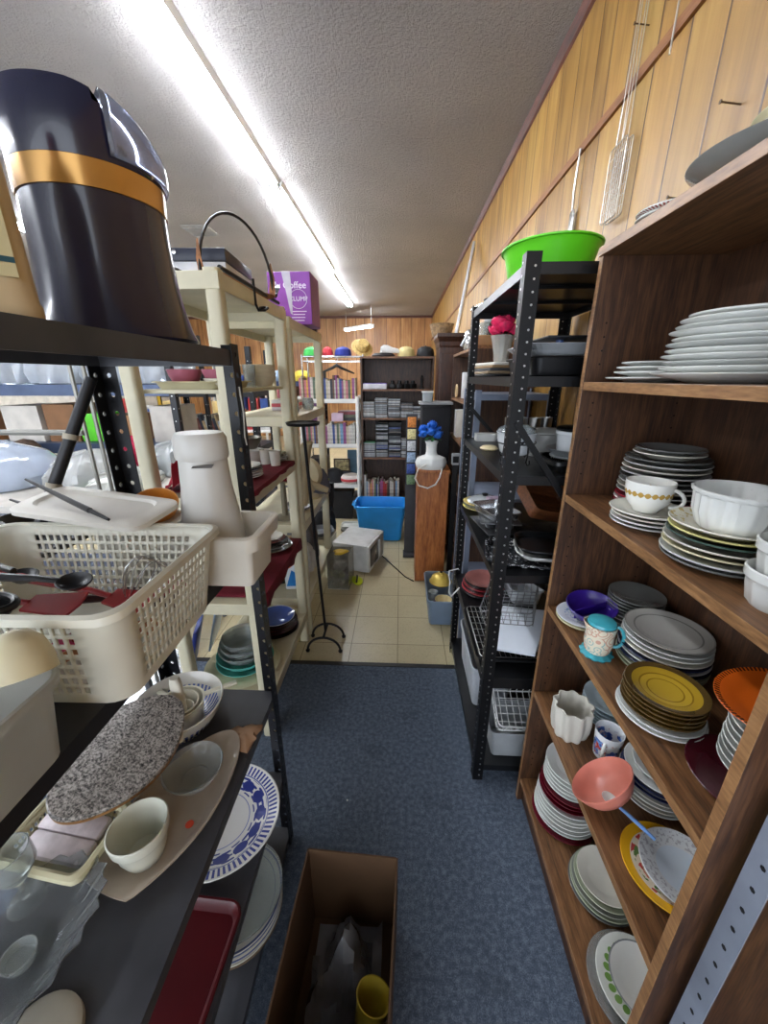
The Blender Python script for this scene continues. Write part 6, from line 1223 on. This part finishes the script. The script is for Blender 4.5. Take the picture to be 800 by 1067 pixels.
tag(ys, ys['label'], 'slipper'); b = MB().tube([(-.03, -.055, .026), (0, 0, .042), (.02, .05, .028)], .008, 8); b.build('strap', blackp, ys)
place('dark_bag', MB().lathe([(0, 0), (.1, 0), (.11, .03), (.08, .08), (0, .1)], n=24, fn=lambda a, r, zz: 1 + .15 * math.sin(4 * a)).mesh('dark_bag', M((40, 42, 48), .7, vary=.3)), (-.86, 2.50, .2805), 'dark grey bag on the lowest shelf of the second cream unit', 'bag')
place('grey_tray', tub_mb(.3, .22, .04, .9, .06, .003, .006, .006).mesh('grey_tray', M((110, 112, 116), .4, metal=.3)), (-.50, 2.93, .345), 'dark grey tray lying on the open beige box left of the microwave', 'tray', rot=(0, 0, .3)).location = (-.76, 3.29, .3005)
# iron plant stand
ps = thing('plant_stand', 'tall black iron plant stand with a round top and two arched feet', 'plant stand', (-.47, 2.11, 0)); 
MB().lathe([(0, 0), (.082, 0), (.086, .006), (.088, .016), (.084, .016), (.08, .008), (0, .006)], n=44).build('round_top', irm, ps, (-.035, -.09, 1.43)); MB().tube([(0, 0, .105), (-.02, -.05, .8), (-.035, -.09, 1.43)], .009, 10).build('pole', irm, ps)
for s in (-1, 1):
    MB().tube([(.105 * math.cos(PI * i / 14), s * .075, .012 + .095 * math.sin(PI * i / 14)) for i in range(15)], .008, 8).build('arched_foot', irm, ps)
    for e in (-1, 1): MB().lathe([(0, 0), (.012, .002), (.014, .012), (.0, .022)], n=14).build('foot_knob', irm, ps, (e * .105, s * .075, 0))
MB().tube([(0, -.075, .108), (0, .075, .108)], .008, 8).build('cross_bar', irm, ps)

place('boot_liner', MB().loft([[(x * s + dx, y * s, zz) for x, y in rrect(.09, .11, .035, 4)] for zz, s, dx in ((0, .8, 0), (.06, 1, 0), (.2, 1, .01), (.34, .9, .03), (.42, .75, .06), (.43, .5, .065))]).mesh('boot_liner', bei), (-.66, 2.40 + .08, z + .045), 'tall beige plastic bottle shaped holder in the second cream unit, left of the fan', 'holder')
for i, (x, y, w_, d_, h_, c, l) in enumerate(((-.98, 4.62, .2, .24, .3, (44, 42, 46), 'black carton added as dark fill, leftmost on the low white shelf'), (-.585, 4.755, .14, .03, .36, (96, 130, 150), 'slate blue board standing at the back of the low white shelf'))): place('carton', MB().bx(-w_ / 2, w_ / 2, -d_ / 2, d_ / 2, 0, h_, 0, .003).mesh('carton', M(c, .6, vary=.15), smooth=False), (x, y, .4605), l, 'carton')  # the black carton is added to keep the low shelf dark
for i, (x, w_, h_, c, l) in enumerate(((-.98, .26, .34, (40, 40, 46), 'dark grey carton'), (-.70, .24, .36, (30, 30, 34), 'black carton'), (-.545, .06, .3, (56, 48, 44), 'dark brown carton'))): place('carton', MB().bx(-w_ / 2, w_ / 2, -.13, .13, 0, h_, 0, .003).mesh('carton', M(c, .7, vary=.15), smooth=False), (x, 4.66, -.0055), l + ' added as dark fill under the white shelving', 'carton')  # dark cartons added to darken the open space under the shelving
for i in range(3): place('tray', tub_mb(.24, .18, .022, .95, .04, .003, .006, .004).mesh('tray', M([(60, 60, 64), (220, 222, 220), (206, 206, 200)][i], .35)), (-.545, 4.16, -.0055 + .0245 * i), ['dark', 'white', 'pale topmost'][i] + ' tray in the low pile on the tiles left of the blue tote', 'tray')
lump('shopping_bag', (-.80, 3.72, -.0055), .14, .12, .42, M((26, 26, 30), .7, vary=.2), 'tall black bag on the tiles behind the microwave', 'bag', 44)
lump('shopping_bag', (-.78, 2.86, .2805), .12, .12, .3, M((96, 96, 100), .6, vary=.25), 'grey bag at the far end of the lowest shelf of the second cream unit', 'bag', 45)
lump('shopping_bag', (-.72, 2.70 - .06, .2805), .09, .07, .2, M((206, 204, 200), .4, vary=.2), 'white crumpled bag on the lowest shelf of the second cream unit', 'bag', 46)
# ------------------------------------------------------------------ next aisle seen through the racks
def open_rack(lab, x0, x1, y0, y1, h, shelves, mat, lip=.06, post=.04):
    t = thing('metal_rack', lab, 'rack', ((x0 + x1) / 2, (y0 + y1) / 2, 0)); a, c = (x1 - x0) / 2, (y1 - y0) / 2
    for sx in (-1, 1):
        for sy in (-1, 1): slot_post(h, post, navyblk, steel, t, sx * a, sy * c, -sx, -sy, pitch=.08)
    for z in shelves: pan_shelf(-a + .004, a - .004, -c + .004, c - .004, z, t, mat, lip)
    return t
bsh = M((70, 84, 112), .4, metal=.2)
open_rack('blue grey steel rack facing the aisle at the far left, holding clear wrapped goods', -3.3, -1.46, 2.55, 3.0, 1.95, (1.62, 1.24, .7, .2), bsh, .07)
wrap = M((206, 214, 222), .12, trans=.5, vary=.15, sc=6); rnd = random.Random(21)
for i in range(5): lump('wrapped_bundle', (-3.1 + .37 * i, 2.78, 1.6205), .17, .17, .22 + .03 * (i % 3), wrap, 'clear plastic wrapped bundle on the blue grey rack, %s' % ['leftmost of five', 'second from left of five', 'middle of five', 'fourth from left of five', 'rightmost of five'][i], 'bundle', i)
crt = [(150, 104, 66), (136, 96, 62), (166, 122, 84), (206, 200, 190)]
for i, (x, w_, h, c) in enumerate(((-3.0, .3, .2, 0), (-2.62, .26, .24, 3), (-2.34, .22, .25, 1), (-1.92, .2, .18, 2), (-1.62, .16, .24, 3))): place('carton', MB().bx(-w_ / 2, w_ / 2, -.15, .15, 0, h).mesh('carton', M(crt[c], .7, vary=.12), smooth=False), (x, 2.78, 1.2405), ['brown', 'white', 'tan', 'light brown', 'pale'][i] + ' carton on the second shelf of the far left blue grey rack', 'carton')
place('plastic_crate', tub_mb(.2, .2, .19, .9, .02, .004, .006, .012).mesh('plastic_crate', M((96, 214, 40), .4)), (-2.13, 2.72, 1.2405), 'lime green plastic crate on the second shelf of the far left rack', 'crate')
place('wicker_ball', MB().lathe([(0, 0), (.05, .01), (.085, .06), (.08, .11), (.05, .15), (0, .165)], n=30).mesh('wicker_ball', M((90, 70, 56), .8, vary=.3, sc=30)), (-2.47, 2.45, 1.1205), 'round brown woven ball on the table behind the clear wrapped heap', 'ball')
for i in range(6): place('storage_jar', MB().lathe([(0, 0), (.05, 0), (.055, .05), (.05, .14), (.04, .15), (.04, .17), (0, .17)], n=24).mesh('storage_jar', M([(206, 206, 200), (90, 110, 150), (180, 60, 60), (210, 180, 90), (120, 150, 120), (60, 60, 66)][i], .4)), (-3.0 + .28 * i, 2.75, .7005), ['white', 'blue', 'red', 'yellow', 'green', 'black'][i] + ' jar on the third shelf of the far left blue grey rack', 'jar')
# table of wrapped goods
tbl = thing('folding_table', 'long pale table in the next aisle heaped with clear wrapped goods', 'table', (-1.98, 2.02, 0))
MB().bx(-.78, .78, -.46, .46, 1.085, 1.12, 0, .005).build('tabletop', M((196, 190, 180), .5), tbl)
for sx in (-.7, .7):
    for sy in (-.38, .38): MB().tube([(sx, sy, 0), (sx, sy, 1.0849)], .016, 10).build('leg', M((110, 112, 116), .4, metal=.5), tbl)
zt2 = 1.1205
lump('wrapped_bedding', (-2.25, 1.92, zt2), .36, .26, .23, M((200, 212, 230), .1, trans=.25, coat=.5, vary=.12, sc=5), 'large bluish white bundle in clear plastic on the table in the next aisle', 'bundle', 3, fold=.05)
lump('wrapped_bedding', (-1.66, 1.98, zt2), .15, .2, .17, M((206, 208, 206), .12, trans=.4, vary=.15, sc=6), 'small clear plastic bundle at the right of the table in the next aisle', 'bundle', 5)
lump('scarf', (-1.66, 2.30, zt2 + .0), .1, .08, .2, M((176, 26, 66), .8, vary=.15), 'crimson knitted cloth heaped on the table in the next aisle', 'cloth', 8, fold=.2)
lump('wrapped_goods', (-1.40, 1.86, zt2), .12, .2, .1, M((206, 206, 198), .15, trans=.4, vary=.2, sc=8), 'low clear bag at the right end of the table in the next aisle', 'bag', 12)
lump('wrapped_goods', (-1.35, 2.25, zt2), .11, .15, .18, M((196, 200, 200), .15, trans=.35, vary=.2, sc=8), 'tall clear bag at the far right corner of the table in the next aisle', 'bag', 14)
# black pan and dark dishes beside the basket (on a low stand behind the rack)
sd2 = thing('side_stand', 'grey stand between the nearest rack and the wrapped goods, holding dark pans', 'stand', (-1.05, .84, 0)); MB().bx(-.19, .19, -.24, .24, 1.24, 1.26, 0, .004).build('top', M((90, 92, 96), .5), sd2)
for sx in (-.17, .17):
    for sy in (-.22, .22): MB().tube([(sx, sy, 0), (sx, sy, 1.2399)], .012, 8).build('leg', M((90, 92, 96), .5), sd2)
it = [(plate_me(.1, blackp, .018), .013, 'black plate'), (plate_me(.1, offw, .018), .013, 'off white plate'), (plate_me(.1, blackp, .018), .013, 'black plate'), (plate_me(.1, M((206, 190, 150), .3), .018), .013, 'tan plate'), (plate_me(.09, dkgrey, .018), .013, 'dark grey plate')]
stack(it, (-1.0, .76), 1.2605, 'in the stack behind the utensil basket', 'dark plates behind the basket')
fp = thing('frying_pan', 'black frying pan with a loop handle behind the utensil basket', 'pan', (-1.02, .97, 1.2605), -.2); MB().lathe([(0, 0), (.075, 0), (.09, .035), (.088, .036), (.073, .004), (0, .003)], n=36).build('pan_body', blackp, fp); MB().tube([(.088, 0, .032), (.13, .018, .045), (.2, .02, .05), (.215, 0, .05), (.2, -.02, .05), (.13, -.018, .045), (.088, 0, .032)], .006, 8).build('handle', blackp, fp)
# grey wire display just behind the nearest rack
wd = thing('wire_display', 'tall grey wire display frame standing behind the nearest black rack', 'wire frame', (-1.15, 1.18, 0)); gw = M((150, 148, 140), .4, metal=.5)
for x in (-.5, -.25, .17, .195, .225): MB().tube([(x, .02 * (x > .18), .0), (x, .02 * (x > .18), 1.9)], .006, 8).build('upright', gw, wd)
MB().tube([(-.5, -.008, 1.5), (.17, -.008, 1.5)], .009, 8).build('cross_bar', gw, wd); MB().tube([(-.5, .0, 1.3), (-.2, .0, 1.9)], .006, 8).build('diagonal_brace', gw, wd); MB().tube([(-.5, 0, .02), (.225, 0, .02)], .009, 8).build('foot_bar', gw, wd)
# book rack
open_rack('black steel rack of leaning books and records beyond the first cream unit', -2.05, -1.22, 3.30, 3.75, 1.9, (1.56, 1.09, .6, .15), shelfm, .05)
def lean_row(x0, n, y, z, ws, hs, cols, where, grp, ang=.22):
    x = x0
    for i in range(n):
        w_, h = ws[i % len(ws)], hs[i % len(hs)]; c = cols[i % len(cols)]
        place('book', MB().bx(-w_ / 2, w_ / 2, 0, .2, 0, h, 0, .0015).mesh('book', M(c[0], .5, vary=.25, sc=20)), (x, y, z + .006), '%s book, %s leaning %s' % (c[1], nth(i, n), where), 'book', grp, (0, -ang, 0)); x += w_ / math.cos(ang) + .002
lean_row(-1.86, 15, 3.36, 1.09, (.022, .016, .03, .018), (.24, .27, .22), [((206, 200, 190), 'white'), ((130, 80, 70), 'rust'), ((60, 66, 80), 'slate'), ((196, 170, 130), 'tan'), ((180, 186, 190), 'grey')], 'on the second black book rack shelf', 'leaning books')
lean_row(-1.95, 22, 3.36, 1.56, (.02, .024), (.12, .14), [((206, 190, 160), 'cream'), ((120, 100, 84), 'brown'), ((214, 210, 200), 'white')], 'on the upper black book rack shelf', 'leaning small books')
for i in range(4): place('magazine_file', MB().bx(-.04, .04, 0, .22, 0, .28, 0, .003).mesh('magazine_file', M([(206, 176, 60), (70, 110, 170), (90, 90, 96), (206, 200, 190)][i], .5)), (-1.9 + .15 * i, 3.38, .6005), ['yellow', 'blue', 'grey', 'white'][i] + ' magazine file on the third shelf of the black book rack', 'file')
place('yellow_strap', MB().bx(-.012, .012, -.006, 0, 0, .24).mesh('yellow_strap', M((222, 176, 40), .5)), (-2.03, 3.2985, 1.35), 'yellow strap on the left post of the black book rack', 'strap'); 
# farther tables and racks under the added second row of lamps
open_rack('dark steel rack with teal and grey bins behind the second cream unit', -2.1, -1.05, 5.2, 5.7, 1.75, (1.62, 1.1, .55, .1), M((40, 52, 84), .4), .06)
for i, (x, c, lab) in enumerate(((-1.9, (40, 160, 160), 'teal folded cloth'), (-1.62, (150, 170, 190), 'grey blue folded cloth'), (-1.32, (206, 180, 60), 'yellow folded cloth'))): lump('folded_cloth', (x, 5.4, 1.6205), .11, .14, .13, M(c, .8, vary=.12), lab + ' on top of the dark steel rack far behind', 'cloth', 30 + i, fold=.04)
for i in range(6): place('carton', MB().bx(-.07, .07, -.1, .1, 0, .3).mesh('carton', M([(196, 60, 60), (60, 90, 160), (206, 200, 190), (90, 130, 90), (210, 150, 60), (120, 80, 130)][i], .6, vary=.2), smooth=False), (-1.98 + .165 * i, 5.4, 1.1005), ['red', 'blue', 'white', 'green', 'orange', 'violet'][i] + ' carton on the second shelf of the dark steel rack far behind', 'carton')
for j, (x, y) in enumerate(((-3.2, 4.6), (-4.9, 5.2), (-3.0, 7.2), (-5.0, 8.0))):
    t = thing('display_table', '%s long white display table of cartons under the added second row of lamps' % ['nearest', 'second nearest', 'third nearest', 'farthest'][j], 'table', (x, y, 0)); MB().bx(-.7, .7, -.35, .35, .74, .77, 0, .004).build('tabletop', wpl, t)
    for sx in (-.62, .62):
        for sy in (-.3, .3): MB().bx(sx - .02, sx + .02, sy - .02, sy + .02, 0, .7399).build('leg', wpl, t)
    for i in range(5):
        h = [.3, .45, .25, .5, .35][(i + j) % 5]; c = [(206, 204, 200), (150, 104, 66), (70, 100, 160), (180, 60, 60), (206, 180, 120)][(i * 2 + j) % 5]; cn = ['white', 'brown', 'blue', 'red', 'tan'][(i * 2 + j) % 5]
        place('carton', MB().bx(-.11, .11, -.16, .16, 0, h).mesh('carton', M(c, .6, vary=.15), smooth=False), (x - .54 + .27 * i, y, .7705), '%s carton, %s on the %s display table' % (cn, nth(i, 5), ['nearest', 'second nearest', 'third nearest', 'farthest'][j]), 'carton')
gr_ = thing('garment_rail', 'chrome garment rail of hanging clothes before the far wood wall', 'clothes rail', (-3.4, 9.6, 0))
for s in (-1, 1): MB().tube([(s * 1.2, 0, 0), (s * 1.2, 0, 1.75)], .018, 10).build('upright', chrome, gr_); MB().tube([(s * 1.2, -.3, .02), (s * 1.2, .3, .02)], .018, 10).build('foot', chrome, gr_)
MB().tube([(-1.2, 0, 1.74), (1.2, 0, 1.74)], .016, 10).build('rail', chrome, gr_)
for i in range(16):
    c, cn = BOOKC[(i * 5) % 12]; place('hanging_shirt', MB().loft([[(x * s, y * s2, z) for x, y in rrect(.05, .42, .02, 3)] for z, s, s2 in ((0, 1, .95), (.5, 1.1, .9), (.72, 1, 1), (.8, .7, .45))]).mesh('hanging_shirt', M(c, .8, vary=.2)), (-4.45 + .14 * i, 9.6, .92), '%s garment, %s on the chrome clothes rail' % (cn, nth(i, 16)), 'garment', 'garments on the rail')
